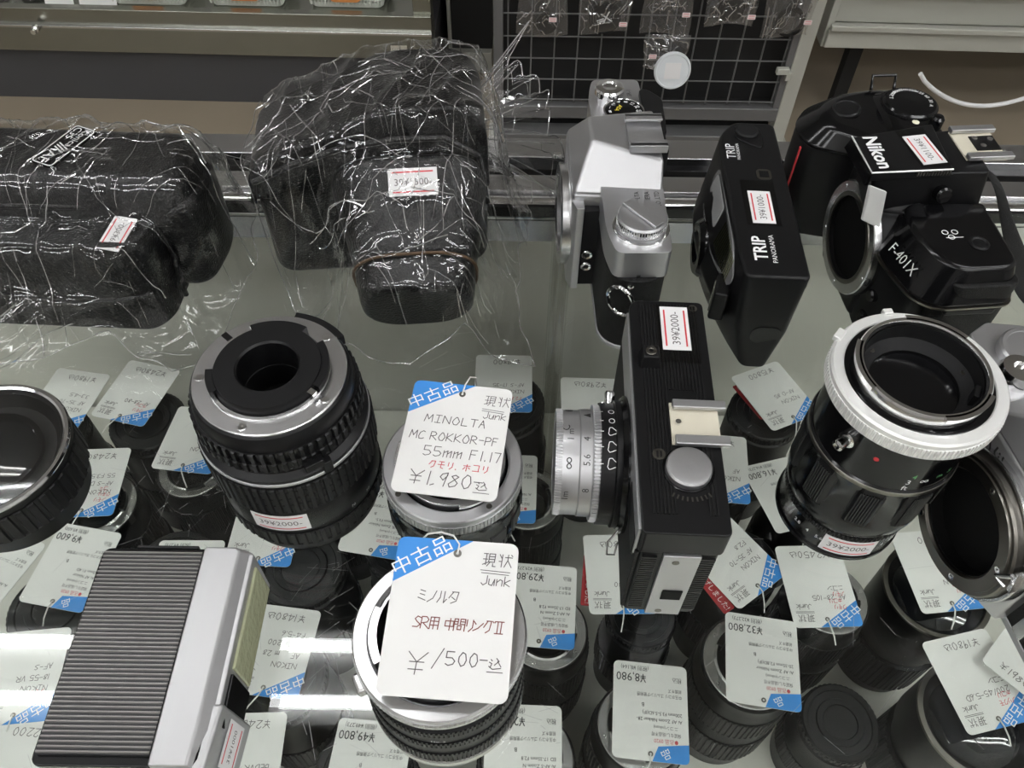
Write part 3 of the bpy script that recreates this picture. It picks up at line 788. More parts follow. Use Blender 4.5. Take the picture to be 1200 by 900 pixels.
for e in (-1, 1):
    obj('shoe_rail', MB().prism3([(-2 + e * 13.4 - 1.4, -18, 85.6), (-2 + e * 13.4 + 1.4, -18, 85.6), (-2 + e * 13.4 + 1.4, 2, 85.6), (-2 + e * 13.4 - 1.4, 2, 85.6)], [(-2 + e * 13.4 - 1.4, -18, 90), (-2 + e * 13.4 + 1.4, -18, 90), (-2 + e * 13.4 + 1.4, 2, 90), (-2 + e * 13.4 - 1.4, 2, 90)]).box(-2 + e * 11.4, -8, 89.4, 5, 20, 1.2), 'silver', sh_, .3)
obj('eyepiece', MB().box(2, -18.5, 74, 24, 4, 16), 'blackmatte', t, 1)
obj('mirror_box', MB().box(0, 21, 31, 62, 12, 56), 'blackmatte', t, 1)
obj('front_plate', MB().prism(rpoly([(-33, 25), (33, 25), (33, 29), (26, 31.5), (-26, 31.5), (-33, 29)], .6), 2, 62), 'silver', t, 1)
mr = obj('mount_ring', MB(T(0, 0, 31) @ FRONT).lathe([(22, 28), (29.5, 28), (29.5, 35.4), (28.8, 36), (23, 36), (22, 35)], 80, closed=True), 'steel', t)
obj('mount_opening', MB(T(0, 0, 31) @ FRONT).lathe([(0, 31.4), (22, 31.4), (22, 31.9), (0, 31.9)], 48), 'hole', t)
obj('mount_lever', MB().box(26, 36, 53, 3.4, 5, 3), 'chrome', t, .6)
rk = obj('rewind_knob', MB(T(-58, -1, 70)).lathe([(0, 0), (13, 0), (13, 1.6), (11.8, 2), (11.8, 3.2), (12.8, 3.6), (12.8, 8), (12, 9), (0, 9.2)], 60), 'silver', t)
obj('skirt_ring', MB(T(-58, -1, 70)).ring(12.6, 14.6, 0, 1.8, 60, .3), 'chrome', rk)
obj('knob_edge', MB(T(-58, -1, 70)).ribs(11, 13.0, 4, 7.8, 60, .4), 'chrome', rk)
obj('fold_out_handle', MB(T(-58, -1, 79.2) @ RZ(38)).box(0, 0, .9, 23.5, 6.4, 1.6), 'silver', rk, .4)
obj('lettering', MB().text('MINOLTA', 3.8, -29, -2, 70.2, 0, 1, .9).text('CAMERA', 3.8, -29, -7.4, 70.2, 0, 1, .9).text('CO.,LTD', 3.8, -29, -12.6, 70.2, 0, 1, .9), 'print', t)
sd = obj('shutter_dial', MB(T(38, -2, 70)).lathe([(0, 0), (11.4, 0), (11.8, .5), (11.8, 4.4), (11.2, 5), (10.4, 5.1), (0, 5.1)], 64), 'blackgloss', t)
obj('dial_rim', MB(T(38, -2, 70)).ring(10.9, 12.0, 3.4, 5.4, 64, .2), 'chrome', sd)
q = MB()
for k, s_ in enumerate(('B', '1', '2', '4', '8', '15', '30', '60', '125', '250', '500', '1000')):
    a = R(100 - k * 28); q.text(s_, 3.3 if len(s_) < 4 else 2.6, 38 + 8.4 * math.cos(a), -2 + 8.4 * math.sin(a), 75.25, a)
obj('lettering', q, 'white', sd)
obj('asa_lettering', MB().text('ASA', 3.6, 40, 1, 75.25, 2.6), 'yellow', sd)
kn = obj('counter_knob', MB(T(56, 5, 70)).lathe([(0, 0), (7.4, 0), (7.4, 4), (8.6, 5), (8.6, 8), (7.8, 9.2), (4.6, 9.6), (4, 8.6), (0, 8.4)], 60), 'chrome', t)
obj('advance_lever', MB().prism(rpoly([(16, -24), (50, -26), (60, -18), (60, -13), (44, -13), (16, -18)], 4), 71, 75), 'black', t, 1)
obj('frame_counter_window', MB().box(66, 5, 70.2, 4, 9, .8), 'hole', t, .3)
obj('engraving', MB().text('SR-1', 3.8, 63, -8, 70.2, 0), 'print', t)
for z in (19, 28):
    s_ = MB(T(-31, 21, z) @ RY(-90)); obj('flash_socket', s_.lathe([(1.6, -1), (3.2, -1), (3.2, 1.4), (2.8, 1.8), (1.6, 1.6)], 28, closed=True), 'chrome', t)
lg = obj('strap_lug', MB(T(-74, 4, 50) @ RY(-90)).lathe([(0, 0), (3.4, 0), (3.0, 1.6), (1.6, 2), (1.6, 6), (0, 6.4)], 24), 'chrome', t)
p = [(-84 + 5 * math.cos(a), 9 + 6 * math.cos(a), 44 + 9 * math.sin(a)) for a in [2 * PI * k / 24 for k in range(25)]]
obj('strap_ring', MB().tube(p, 1.1, 8), 'chrome', lg)

# ------------------------------------------------------------------ black compact
t = thing('compact_camera', 'black plastic compact camera with large flash window and 39¥1000 sticker', 'camera', (0.1347, 0.357, 0), R(87.3))
pz = [((-70, -8), (62, -10), (62, 8), (40, 20), (10, 25), (-25, 19), (-51, 12), (-70, 5)),
      ((-69, -13), (63, -13), (63, 8), (48, 23), (20, 31), (-25, 29), (-50, 23), (-68.5, 13)),
      ((-66.5, -15.2), (63, -14.4), (63, 10), (48, 20), (15, 19.6), (-25, 19.2), (-46, 19), (-66.5, 17.6))]
rad = [4, 5, 5, 10, 14, 14, 10, 4]
L0, L1, L2 = [rpoly(p_, rad, 5) for p_ in pz]
bs = MB(); n = len(L0); lv = [(L0, 0), (L1, 28), ([(a_[0] * .5 + b_[0] * .5, a_[1] * .5 + b_[1] * .5) for a_, b_ in zip(L1, L2)], 48), (L2, 66)]
bs.add([(x, y, z) for o_, z in lv for x, y in o_], [tuple(reversed(range(n))), tuple(range(3 * n, 4 * n))] + [(k * n + i, k * n + (i + 1) % n, (k + 1) * n + (i + 1) % n, (k + 1) * n + i) for k in range(3) for i in range(n)])
obj('body_shell', bs, 'black', t, 1.8, 3)
def FY(x, z):      # front surface of the compact
    u = max(0, min(1, (66 - z) / 38.0)); top = 19.3; mid = 30 - (abs(x) / 46.0) ** 2 * 6
    return top + (mid - top) * (u if u < 1 else 1)
def front_patch(nm, outline, lift, m, thick=1.2):
    o = obj(nm, MB().prism3([(x, FY(x, z) - .6, z) for x, z in outline], [(x, FY(x, z) + lift, z) for x, z in outline]), m, t, .4)
    return o
obj('back_door', MB().prism(rpoly([(-40, -18), (30, -18), (34, -13), (-44, -13)], 1), 10, 52), 'black', t, 1.2)
obj('shutter_surround', MB().prism(rpoly([(36, -5), (57, -6), (61, 9), (46, 11)], 6), 65.4, 66.8), 'black', t, .6)
obj('shutter_button', MB(T(52, 3, 66.4)).lathe([(0, 0), (6.6, 0), (6.6, 1.2), (5.6, 2), (0, 2.3)], 40), 'blackmatte', t)
front_patch('flash_window', rpoly([(24, 63), (-42, 63.5), (-57, 55), (-54, 45), (-24, 40), (24, 47)], [5, 10, 5, 7, 6, 4]), .5, mat('flash_pane', (0.17, 0.17, 0.17), 0.16, spec=0.8, coat=0.5))
fr = MB()
for k in range(14):
    x = -50 + k * 2.2
    fr.tube([(x, FY(x, z) + .7, z) for z in (46, 50, 54, 58, 61)], .35, 4)
obj('flash_ridges', fr, 'flashglass', t)
front_patch('reflector_panel', rpoly([(21, 61), (-10, 61), (-12, 48), (21, 50)], 3), .75, mat('grey_pane', (0.30, 0.30, 0.30), 0.2, spec=0.7))
obj('lens_barrel', MB(T(-4, 22.5, 27) @ FRONT).lathe([(0, 0), (17, 0), (17, 5), (15, 7.5), (10, 7.5), (8, 5), (0, 4.6)], 56), 'blackgloss', t)
obj('lens_glass', MB(T(-4, 26.5, 27) @ FRONT).lathe([(7.6, 1), (4, 2), (0, 2.4)], 40), 'lensglass', t)
obj('viewfinder_frame', MB(RZ(-14)).box(-56, 9, 36, 17, 8, 20), 'black', t, 1.6)
obj('viewfinder_window', MB(RZ(-14)).box(-56, 13, 36, 11, 1.4, 13), mat('viewfinder_pane', (0.12, 0.12, 0.10), 0.15, spec=0.8), t, .3)
obj('lettering', MB().text('TRIP', 9.6, -46, 8.0, 66.2, 0, .5, .95, .02).text('PANORAMA', 3.6, -46, 1.2, 66.2, 0, .5, 1.05), 'white', t)
def front_text(nm, s_, size, x, z, par):
    q = MB().text(s_, size, 0, 0, 0)
    q.map(lambda p: (x + p.x, FY(x + p.x, z - p.y * 1) + 1.3, z - p.y)); return q
obj('far_lettering', MB().text('TRIP', 7.4, 34, 14.2, 66.2, 0, .5, .95).text('PANORAMA', 2.6, 34, 10, 66.2, 0, .5, 1.05), 'white', t)
obj('fine_lettering', front_text('', 'OLYMPUS LENS 34mm 1:5.6', 2.2, 2, 43, t), 'white', t)
obj('counter_window', MB().prism(rr(9, 8, 2.4, 4, 14, -2), 65.8, 66.4), 'gunmetal', t)
obj('counter_slot', MB().box(14, -2, 66.5, 5, 5, .3), 'hole', t)
price_sticker(t, '39¥1000-', T(-14, 3, 66.3), 26, 12, 5.2, tape=(37, 18, 4, 0))
obj('film_mark', MB(T(-68.4, -2, 26) @ RZ(-90) @ RX(90)).prism(rr(16, 12, 5), 0, .7), 'blackgloss', t)
obj('rewind_tab', MB().box(-63, -12, 60, 6, 5, 4), 'black', t, 1)
obj('seam', MB().box(0, -15.4, 60, 110, 1, 1), 'hole', t)

# ------------------------------------------------------------------ black autofocus SLR body
n_ = 4.7
t = thing('film_camera', 'black autofocus film camera with open lens mount, 39¥1100 sticker and neck strap', 'camera', (0.2255, 0.355, 0), R(90 + n_))
bo = rpoly([(-69, -19), (86, -19), (86, 12), (-69, 17)], [7, 9, 8, 9], 5)
obj('body_shell', MB().prism(bo, 0, 66), 'leatherette', t, 1.5, 3)
lo_ = [(-70, -21), (-10, -21), (-8, 30), (-30, 38), (-62, 31), (-71, 20)]
lu_ = [(-64, -16), (-16, -18), (-14, 22), (-32, 28), (-56, 22), (-64, 12)]
rr_ = [9, 3, 6, 14, 12, 10]
sh = MB().prism3([(x, y, 53) for x, y in rpoly(lo_, rr_, 5)], [(x, y, 74) for x, y in rpoly(lu_, rr_, 5)])
obj('left_shoulder', sh, 'blackgloss', t, 5, 5)
obj('shoulder_seam', MB().prism([(x * 1.004, y * 1.004) for x, y in rpoly(lo_, rr_, 5)], 51.8, 53), 'gunmetal', t)
obj('shoulder_column', MB().prism(rpoly([(-60, -16), (-12, -16), (-12, 30), (-32, 33), (-58, 24)], 6), 0, 52), 'black', t, 1)
gp_ = [(36, -18), (90, -18), (94, 8), (88, 42), (70, 56), (50, 54), (40, 24)]
obj('hand_grip', MB().prism3([(x, y, 0) for x, y in rpoly(gp_, 9, 5)], [(x, y, 64) for x, y in rpoly(gp_, 9, 5)]), 'rubber', t, 2, 3)
gt = [(30, -20), (91, -20), (96, 8), (90, 44), (70, 58.5), (48, 56), (34, 26)]
gu = [(30, -17), (82, -17), (86, 8), (80, 32), (66, 44), (52, 43), (34, 20)]
obj('grip_cover', MB().prism3([(x, y, 63) for x, y in rpoly(gt, 10, 5)], [(x, y, 77) for x, y in rpoly(gu, 10, 5)]), 'blackgloss', t, 6, 5)
obj('shutter_button', MB(T(65, 30, 77) @ RX(-8)).lathe([(0, -2), (8, -2), (8, .8), (7.2, 1.4), (6.4, 1.0), (0, 1.6)], 40), 'black', t)
obj('dial_panel', MB().prism3([(x, y, 75) for x, y in rpoly([(30, -18), (84, -16), (84, 12), (34, 16)], 9, 5)], [(x, y, 81) for x, y in rpoly([(32, -15), (78, -13), (78, 6), (36, 10)], 9, 5)]), 'blackgloss', t, 2.5, 3)
md = obj('mode_dial', MB(T(62, -5, 79)).lathe([(0, 0), (15, 0), (15, 3), (14, 4), (0, 4.4)], 56), 'blackgloss', t)
obj('dial_knurl', MB(T(62, -5, 79)).ribs(14, 15.6, .4, 3.0, 60, .5), 'rubber', md)
q = MB()
for k in range(9):
    a = R(-120 + k * 24); q.text(('A', '30', '60', '125', '250', '500', '1000', '2000', 'S')[k], 3.0, 62 + 11 * math.cos(a), -5 + 11 * math.sin(a), 83.5, a - PI / 2)
obj('lettering', q, 'white', md)
obj('yellow_dot', MB(T(45, -2, 80.6)).lathe([(0, 0), (2, 0), (2, .6), (0, .7)], 16), mat('pale_yellow_dot', (.75, .72, .55), .5), t)
obj('dial_knob', MB(T(42, -12, 80)).lathe([(0, 0), (3.6, 0), (3.6, 5), (2.6, 6.4), (0, 6.6)], 24), 'blackgloss', t)
# pentaprism with pop-up flash head
pb = [(-16, -21), (34, -21), (30, 34), (-14, 38)]; pt = [(-11, -17), (27, -18), (19, 40), (-9, 44)]
obj('prism_housing', MB().prism3([(x, y, 56) for x, y in rpoly(pb, 4)], [(x, y, 89) for x, y in rpoly(pt, 3)]), 'black', t, 2, 3)
obj('side_seam', MB().tube([(-15.4, 34, 70), (-19, 24, 71), (-20.5, 8, 71.5), (-19, -10, 71), (-15, -20, 70)], .8, 6), 'hole', t)
fh = MB().prism3([(-11.6, 4, 88), (28, 0, 88), (19, 47, 86), (-11, 47, 86)], [(-11.2, 4.6, 92.4), (27, .6, 92.4), (18.5, 46.4, 92), (-10.8, 46.4, 92)])
obj('flash_head', fh, 'black', t, .8, 3)
obj('flash_front_trim', MB().prism3([(-12, 46.4, 84.6), (20.4, 46.4, 84.6), (20.4, 48.4, 84.2), (-12, 48.4, 84.2)], [(-11.2, 46.0, 91.6), (18.8, 46.0, 91.6), (18.8, 47.0, 91.2), (-11.2, 47.0, 91.2)]), 'blackgloss', t, .4)
obj('trim_line', MB().tube([(-12, 5, 92.6), (-11.6, 46.8, 92.0), (19, 47.0, 92.0)], .5, 6), 'whitering', t)
obj('flash_window', MB().prism3([(-19, 36, 62), (-14, 44, 64), (-11.6, 46.6, 85), (-15, 38, 83)], [(-20.4, 35, 62.6), (-16, 43.6, 64.6), (-13.4, 45.6, 85.6), (-16.4, 37.4, 83.6)]), 'whitering', t, .8)
obj('lettering', MB(T(4, 38.5, 92.4) @ RZ(180)).text('Nikon', 10.8, 0, 0, .3, 0, .5, 1.0, .028), 'white', t)
price_sticker(t, '39¥1100-', T(5, 13.5, 92.5) @ RZ(186), 24, 13, 4.8, tape=(32, 16, -2, 0))
for k in range(12):
    obj('edge_rib', MB().box(-11.7, 6 + k * 1.5, 90.6, 1.2, .8, 2.6), 'gunmetal', t)
hs = obj('hot_shoe', MB().box(11, -19, 89, 24, 22, 1.4), 'cream', t)
for e in (-1, 1): obj('shoe_rail', MB().box(11 + e * 11.6, -20, 91.2, 4.5, 24, 2.4), 'silver', hs, .4)
obj('shoe_insulator', MB().box(12, -23, 89.9, 12, 13, .6), 'black', hs)
for x, y in ((16, -19), (15, -27), (9.5, -21)): obj('shoe_contact', MB().lathe([(0, 90.1), (1.6, 90.1), (1.6, 90.6), (0, 90.7)], 14, (x, y)), 'steel', hs)
obj('eyelet_button', MB(T(-14.4, 6, 79) @ RY(-72)).lathe([(0, -2), (4.2, -2), (4.2, 2.4), (3.2, 3.4), (0, 3.6)], 28), 'blackgloss', t)
mb_ = obj('mount_block', MB(T(0, 0, 38) @ FRONT).lathe([(0, 14), (36, 14), (34, 28), (32.4, 34), (0, 34)], 72), 'black', t)
obj('mirror_box', MB().box(0, 22, 24, 54, 24, 47), 'black', t, 4, 3)
mr = obj('mount_ring', MB(T(0, 0, 38) @ FRONT).lathe([(24.2, 33), (32, 33), (32, 37.4), (31.4, 38), (25, 38), (24.2, 37)], 90, closed=True), 'steel', t)
obj('mount_inner_step', MB(T(0, 0, 38) @ FRONT).ring(23.4, 26, 37.4, 38.5, 90, .2), 'gunmetal', mr)
screws(mr, T(0, 0, 38) @ FRONT, 29.2, 38, 5, 2.6, 'chrome', .5)
obj('mount_opening', MB(T(0, 0, 38) @ FRONT).lathe([(0, 34.4), (24.2, 34.4), (24.2, 37.0), (23.6, 37), (23.6, 34.8), (0, 34.8)], 64), 'hole', t)
obj('logo_lettering', MB(T(-45.5, 31.2, 63.5) @ RZ(12) @ RX(-62) @ RZ(180)).text('F-401X', 7.6, 0, 0, 1.6, 0, .5, .92), mat('silver_print', (.62, .62, .6), .5), t)
obj('shoulder_button', MB(T(-47, -2, 74)).lathe([(0, -1), (5, -1), (5, .4), (4, .8), (3.2, .3), (0, .7)], 32), 'black', t)
q = MB()
for dx, dy in ((0, 0), (0, 5), (6, 2)):
    q.ring(1.3, 1.7, 74.1, 74.25, 20, .03, (-38 - dx * .6, 12 - dy))
q.line(-42, 13, -42, 4, 74.2, .5)
obj('shoulder_mark', q, 'white', t)
obj('port_cover', MB().box(-69, 2, 50, 4, 26, 4), 'black', t, 1)
for z in (12, 28):
    obj('focus_button', MB(T(-36, 30, z) @ FRONT).lathe([(0, 0), (3.6, 0), (3.6, 3), (2.8, 4), (0, 4)], 24), 'blackgloss', t)
q = MB(T(62, 56.4, 40) @ RX(-90) @ RZ(90)).text('AF', 12, 6, 0, 1.2, 0)
obj('grip_lettering', q, mat('grey_print', (.30, .30, .30), .5), t)
obj('grip_line', MB(T(52, 55.4, 42) @ RX(-90)).box(0, 0, .8, 1.2, 40, .8), 'red', t)
obj('rear_loop', MB().tube([(85, -6, 76), (89, -6, 83), (89, 8, 83), (85, 8, 76)], 1.0, 6), 'blackgloss', t)
sp = [(-2, -20, 84), (-10, -26, 80), (-16, -33, 66), (-21, -46, 46), (-23, -62, 24), (-24, -74, 13), (-30, -84, 11)]
vs = []; fs = []
wd = [3, 4, 6, 9, 16, 22, 24]
for i, p in enumerate(sp):
    p = Vector(p); tdir = (Vector(sp[min(i + 1, 6)]) - Vector(sp[max(0, i - 1)])).normalized(); sd = tdir.cross(Vector((-.337, .298, .32))).normalized()
    nn = tdir.cross(sd)
    for a, b in ((-1, -.6), (1, -.6), (1, .6), (-1, .6)): vs.append(p + sd * wd[i] * a * .5 + nn * b)
for i in range(6):
    for j in range(4): fs.append((i * 4 + j, i * 4 + (j + 1) % 4, i * 4 + 4 + (j + 1) % 4, i * 4 + 4 + j))
fs += [(3, 2, 1, 0), (24, 25, 26, 27)]
obj('neck_strap', MB().add(vs, fs), 'strap', t, sub=2)

# ------------------------------------------------------------------ black zone-focus camera with silver lens
t = thing('viewfinder_camera', 'black ribbed viewfinder camera with silver lens barrel pointing left and 39¥2000 sticker', 'camera', (0.0688, 0.2055, 0), R(88))
ou = rpoly([(-60.5, -17), (60.5, -17), (60.5, 14), (57, 17), (-60.5, 17)], [3, 3, 3, 2, 2], 4)
obj('body_shell', MB().prism(rpoly([(-59.5, -16), (59.5, -16), (59.5, 15), (-59.5, 16)], 3), 0, 60), 'black', t, 1, 3)
obj('top_cover', MB().prism(ou, 58, 74), 'black', t, 1.6, 3)
r_ = MB()
for k in range(19):
    y = -14 + k * 1.45
    if k in (0,): continue
    segs = [(-52, 58)]
    if -9 < y < 3: segs = [(8, 58)] if y < 2 else [(-52, 58)]
    for a, b_ in segs: r_.box((a + b_) / 2, y, 74.1, b_ - a, .8, .7)
obj('top_ribs', r_, 'ribbed', t)
obj('front_plate', MB().box(-2, 17.4, 62, 112, 1.4, 20), 'silver', t, .4)
obj('front_face', MB().box(0, 16.6, 30, 119, 1.6, 52), 'leatherette', t, .4)
obj('front_notch', MB().box(-44, 17.4, 56, 26, 2.2, 14), 'black', t, .6)
ax = T(-6, 0, 36) @ FRONT
obj('lens_flange', MB(ax).lathe([(0, 16), (31, 16), (31, 19), (29, 21), (0, 21)], 80), 'blackgloss', t)
obj('aperture_ring', MB(ax).lathe([(0, 20), (28, 20), (28.6, 21), (28.6, 23.4), (27.4, 24), (27.4, 30), (0, 30)], 80), 'black', t)
sr = obj('lens_barrel', MB(ax).lathe([(0, 29), (25, 29), (25.2, 33), (24.2, 33.4), (24.2, 38.5), (23.6, 39), (23.6, 48), (23, 49), (20, 49), (18, 47), (0, 44)], 90), 'silver', t)
obj('silver_grip_ring', MB(ax).ribs(24, 26.6, 30, 33, 100, .6, .5), 'silver', sr)
obj('front_grip_ring', MB(ax).ribs(22, 24.0, 46.2, 49.2, 110, .35, .5), 'silver', sr)
obj('front_glass', MB(ax).lathe([(0, 46), (17, 45), (17, 44.5), (0, 44.5)], 40), 'lensglass', sr)
UP = -90
def on_lens(s_, size, r, z, a, rot):     # a: angle on the barrel, 90 = straight up
    q = MB().text(s_, size, 0, 0, .12, rot)
    q.map(wrapz(r, z, 2 * UP - a - 12)); q.v = [ax @ v for v in q.v]; return q
def add_many(lst):
    q = MB()
    for e in lst: q.add(e.v, e.f)
    return q
UP = -90
obj('lettering', add_many([on_lens('∞', 6, 23.6, 43.6, UP + 22, 0), on_lens('1 m', 4, 23.6, 43, UP - 10, 0), on_lens('●', 5, 23.6, 43.4, UP - 55, 0), on_lens('C', 5, 23.6, 45, UP - 18, 0), on_lens('16', 3.6, 24.2, 36, UP - 62, 0),
     on_lens('▲', 4.2, 24.2, 35.6, UP - 38, 0), on_lens('4', 4.2, 24.2, 36, UP - 4, 0), on_lens('5.6', 4.2, 24.2, 36, UP + 18, 0), on_lens('8', 4.2, 24.2, 36, UP + 50, 0), on_lens('1m', 4, 23.6, 44.6, UP + 58, 0)]), 'print', sr)
ws = MB()
for k, (a, r_1) in enumerate(((-44, 1.2), (-31, 1.2), (-19, 1.7), (-4, 2.0), (11, 2.0))):
    pts = []
    for i in range(13):
        b_ = 2 * PI * i / 12; rr_ = r_1 * (1 + (.22 * math.sin(3 * b_ + .5) if k > 1 else 0))
        pts.append((rr_ * math.cos(b_) * 1.1, rr_ * math.sin(b_), .2))
    q = MB(); [q.line(p[0], p[1], p2[0], p2[1], .15, .32) for p, p2 in zip(pts, pts[1:])]
    q.line(0, 3.6, 0, 5.0, .15, .35)
    q.map(wrapz(27.4, 25.6, UP - a - 22)); q.v = [ax @ v for v in q.v]; ws.add(q.v, q.f)
obj('weather_symbols', ws, 'white', t)
obj('lens_screw', MB(ax @ T(0, 0, 25) @ RZ(-35) @ T(26, 0, 0) @ RY(90)).lathe([(0, 0), (2.4, 0), (2.4, 6), (1.6, 7), (0, 7)], 20), 'chrome', t)
obj('lens_screw', MB(ax @ T(0, 0, 27) @ RZ(-12) @ T(26, 0, 0) @ RY(90)).lathe([(0, 0), (1.6, 0), (1.6, 4), (0, 4)], 20), 'steel', t)
obj('wire_loop', MB().tube([(-33, 19, 26), (-37, 24, 20), (-40, 24, 14), (-38, 20, 10), (-34, 19, 14)], .5, 6), 'steel', t)
# top fittings
bt = obj('shutter_block', MB().prism3([(19, 5, 73), (29, 5, 73), (29, 14.5, 73), (19, 14.5, 73)], [(21, 6, 80), (28, 6, 80), (28, 13, 80), (21, 13, 80)]), 'black', t, .8)
obj('cable_socket', MB(T(24.5, 9.6, 80)).ring(1.0, 2.4, -.2, .5, 24, .2), 'gunmetal', bt)
hs = obj('accessory_shoe', MB().box(-10, -7, 74.6, 21, 20, 1.0), 'cream', t, .2)
obj('shoe_rail', MB().box(-1.6, -9, 77, 4.2, 22, 2.2).box(-1.0, -9, 75.6, 1.4, 22, 2.4), 'silver', hs, .5)
obj('shoe_rail', MB().box(-19.6, -9, 77, 4.6, 22, 2.2).box(-20.4, -9, 75.6, 1.4, 22, 2.4), 'silver', hs, .5)
obj('shoe_pin', MB(T(-10, 0, 75)).lathe([(0, 0), (1.2, 0), (1.2, 1.6), (0, 1.8)], 16), 'chrome', hs)
obj('shutter_button', MB(T(-32, -2.5, 74)).lathe([(0, 0), (9.2, 0), (9.2, 3), (8.6, 3.7), (7.4, 3.9), (0, 3.8)], 60), 'silver', t)
obj('button_ring', MB(T(-32, -2.5, 74)).ring(9.4, 10.4, 0, .9, 60, .2), 'blackgloss', t)
sc_ = obj('screw', slots(MB(T(-25, 8.6, 74.2)), 0, 0, 1, 5.4), 'gunmetal', t)
obj('screw', slots(MB(T(56, -12, 74.2)), 0, 0, 1, 4.2), 'gunmetal', t)
fa = MB()
for k in range(9):
    a = R(150 + k * 8); fa.line(-32 + 12.4 * math.cos(a), -2.5 + 12.4 * math.sin(a), -32 + 14.4 * math.cos(a), -2.5 + 14.4 * math.sin(a), 74.5, .7)
obj('arrow_mark', fa, 'gunmetal', t)
price_sticker(t, '39¥2000-', T(43, -3, 74.6), 26, 12.6, 5.2, tape=(34, 18, -3, -1))
ep = obj('end_plate', MB().box(-60.4, -1, 29, 1.8, 15, 56), 'silver', t, .4)
obj('end_window', MB().box(-61.4, -2, 22, .8, 8.4, 8.4), 'hole', ep)
obj('screw', slots(MB(T(-61.3, 1, 52) @ RY(-90)), 0, 0, 1, 3), 'gunmetal', ep)
obj('screw', slots(MB(T(-61.3, 1, 5) @ RY(-90)), 0, 0, 1, 3), 'gunmetal', ep)
er = MB()
for s_ in (-1, 1):
    for k in range(26): er.box(-60, s_ * 11.5, 6 + k * 1.9, 1, 6, .9)
obj('end_grip_ribs', er, 'ribbed', t)

# ------------------------------------------------------------------ silver SLR body at the right edge
nk = thing('film_camera', 'silver film camera with large open lens mount, cut by the right picture edge', 'camera', (0, 0, 0))
_p, _t = R(8.0), R(1.7)
_n = Vector((-math.cos(_p) * math.cos(_t), -math.sin(_p) * math.cos(_t), math.sin(_t)))
_x = Vector((-math.sin(_p), math.cos(_p), 0)); _z = _x.cross(_n).normalized()
_c = Vector((0.2301, 0.1793, 0.0010))
NK = Matrix((_x, _n, _z)).transposed().to_4x4(); NK.translation = _c
nk.rotation_euler = NK.to_euler(); nk.location = _c
t = nk
obj('body_shell', MB().prism(rr(146, 33, 8, 5), 3, 56), 'leatherette', t, .6)
obj('bottom_plate', MB().prism(rr(147, 34, 8, 5), 0, 4), 'silver', t, .8)
obj('top_plate', MB().prism(rpoly([(-73.5, -17), (76, -17), (80, 2), (74, 13), (40, 17), (-66, 17), (-73.5, 10)], [4, 4, 2, 2, 2, 2, 2]), 55, 70), 'silver', t, 1.2, 3)
pr_o = [(-40, -17), (40, -17), (33, 28), (-33, 28)]
obj('prism_housing', MB().prism(pr_o, 56, 70).prism3([(x, y, 70) for x, y in pr_o], [(-22, -16, 86), (22, -16, 86), (16, 22, 85), (-16, 22, 85)]), 'silverpaint', t, 1.6, 3)
obj('front_plate', MB().prism(rpoly([(-34, 16), (34, 16), (34, 22), (26, 25), (-26, 25), (-34, 22)], 1), 3, 57), 'silver', t, 1)
obj('mirror_box', MB(T(0, 0, 32) @ FRONT).lathe([(0, 20), (34, 20), (34, 27), (0, 27)], 72), 'silver', t)
mr = obj('mount_ring', MB(T(0, 0, 32) @ FRONT).lathe([(23.6, 25), (32.6, 25), (32.6, 34), (31.8, 35), (30.4, 35), (30.2, 36), (24.6, 36), (23.6, 35)], 96, closed=True), 'gunmetal', t)
obj('aperture_coupling_ring', MB(T(0, 0, 32) @ FRONT).ring(32.8, 35, 26, 31, 96, .5), 'steel', t)
screws(mr, T(0, 0, 32) @ FRONT, 27.4, 36, 5, 3.2, 'chrome', .9)
obj('mount_opening', MB(T(0, 0, 32) @ FRONT).lathe([(0, 27.2), (23.8, 27.2), (23.8, 34), (23.2, 34), (23.2, 27.8), (0, 27.8)], 64), 'hole', t)
cp = obj('coupling_pin', MB(T(0, 0, 32) @ FRONT @ RZ(196) @ T(33.6, 0, 0)).box(1, 0, 33, 2, 10, 3).tube([(0, -3, 36), (-4, -1, 37.5), (1, 4, 36)], 1.1, 8), 'steel', t)
obj('lettering', MB(T(2, 28.4, 62) @ RX(-90) @ RZ(180)).text('Nikomat', 11, 0, 1.0, .5, 0, .5, 1.0), 'print', t)
kb = obj('rewind_knob', MB(T(58, -6, 70)).lathe([(0, 0), (13.5, 0), (13.5, 4), (12.6, 5), (11, 5), (10.8, 4.6), (0, 4.8)], 56), 'silver', t)
lv = obj('film_counter', MB(T(47, 6, 70)).lathe([(0, 0), (8.6, 0), (8.6, 4), (7.6, 6.6), (3.6, 7), (3.4, 5), (0, 5)], 48), 'chrome', t)
obj('advance_knob', MB(T(36, -6, 70)).lathe([(0, 0), (5.6, 0), (5.6, 5), (4.6, 6), (0, 6.2)], 40), 'steel', t)
obj('strap_lug', MB(T(72, 8, 58) @ RY(90)).lathe([(0, 0), (4, 0), (4, 2), (2, 3), (2, 7), (3, 8), (0, 8)], 24), 'chrome', t)
obj('self_timer_lever', MB(T(-44, 18, 34) @ FRONT).lathe([(0, 0), (6, 0), (6, 4), (5, 5), (0, 5)], 32).box(0, 12, 3, 6, 22, 3), 'steel', t, .6)

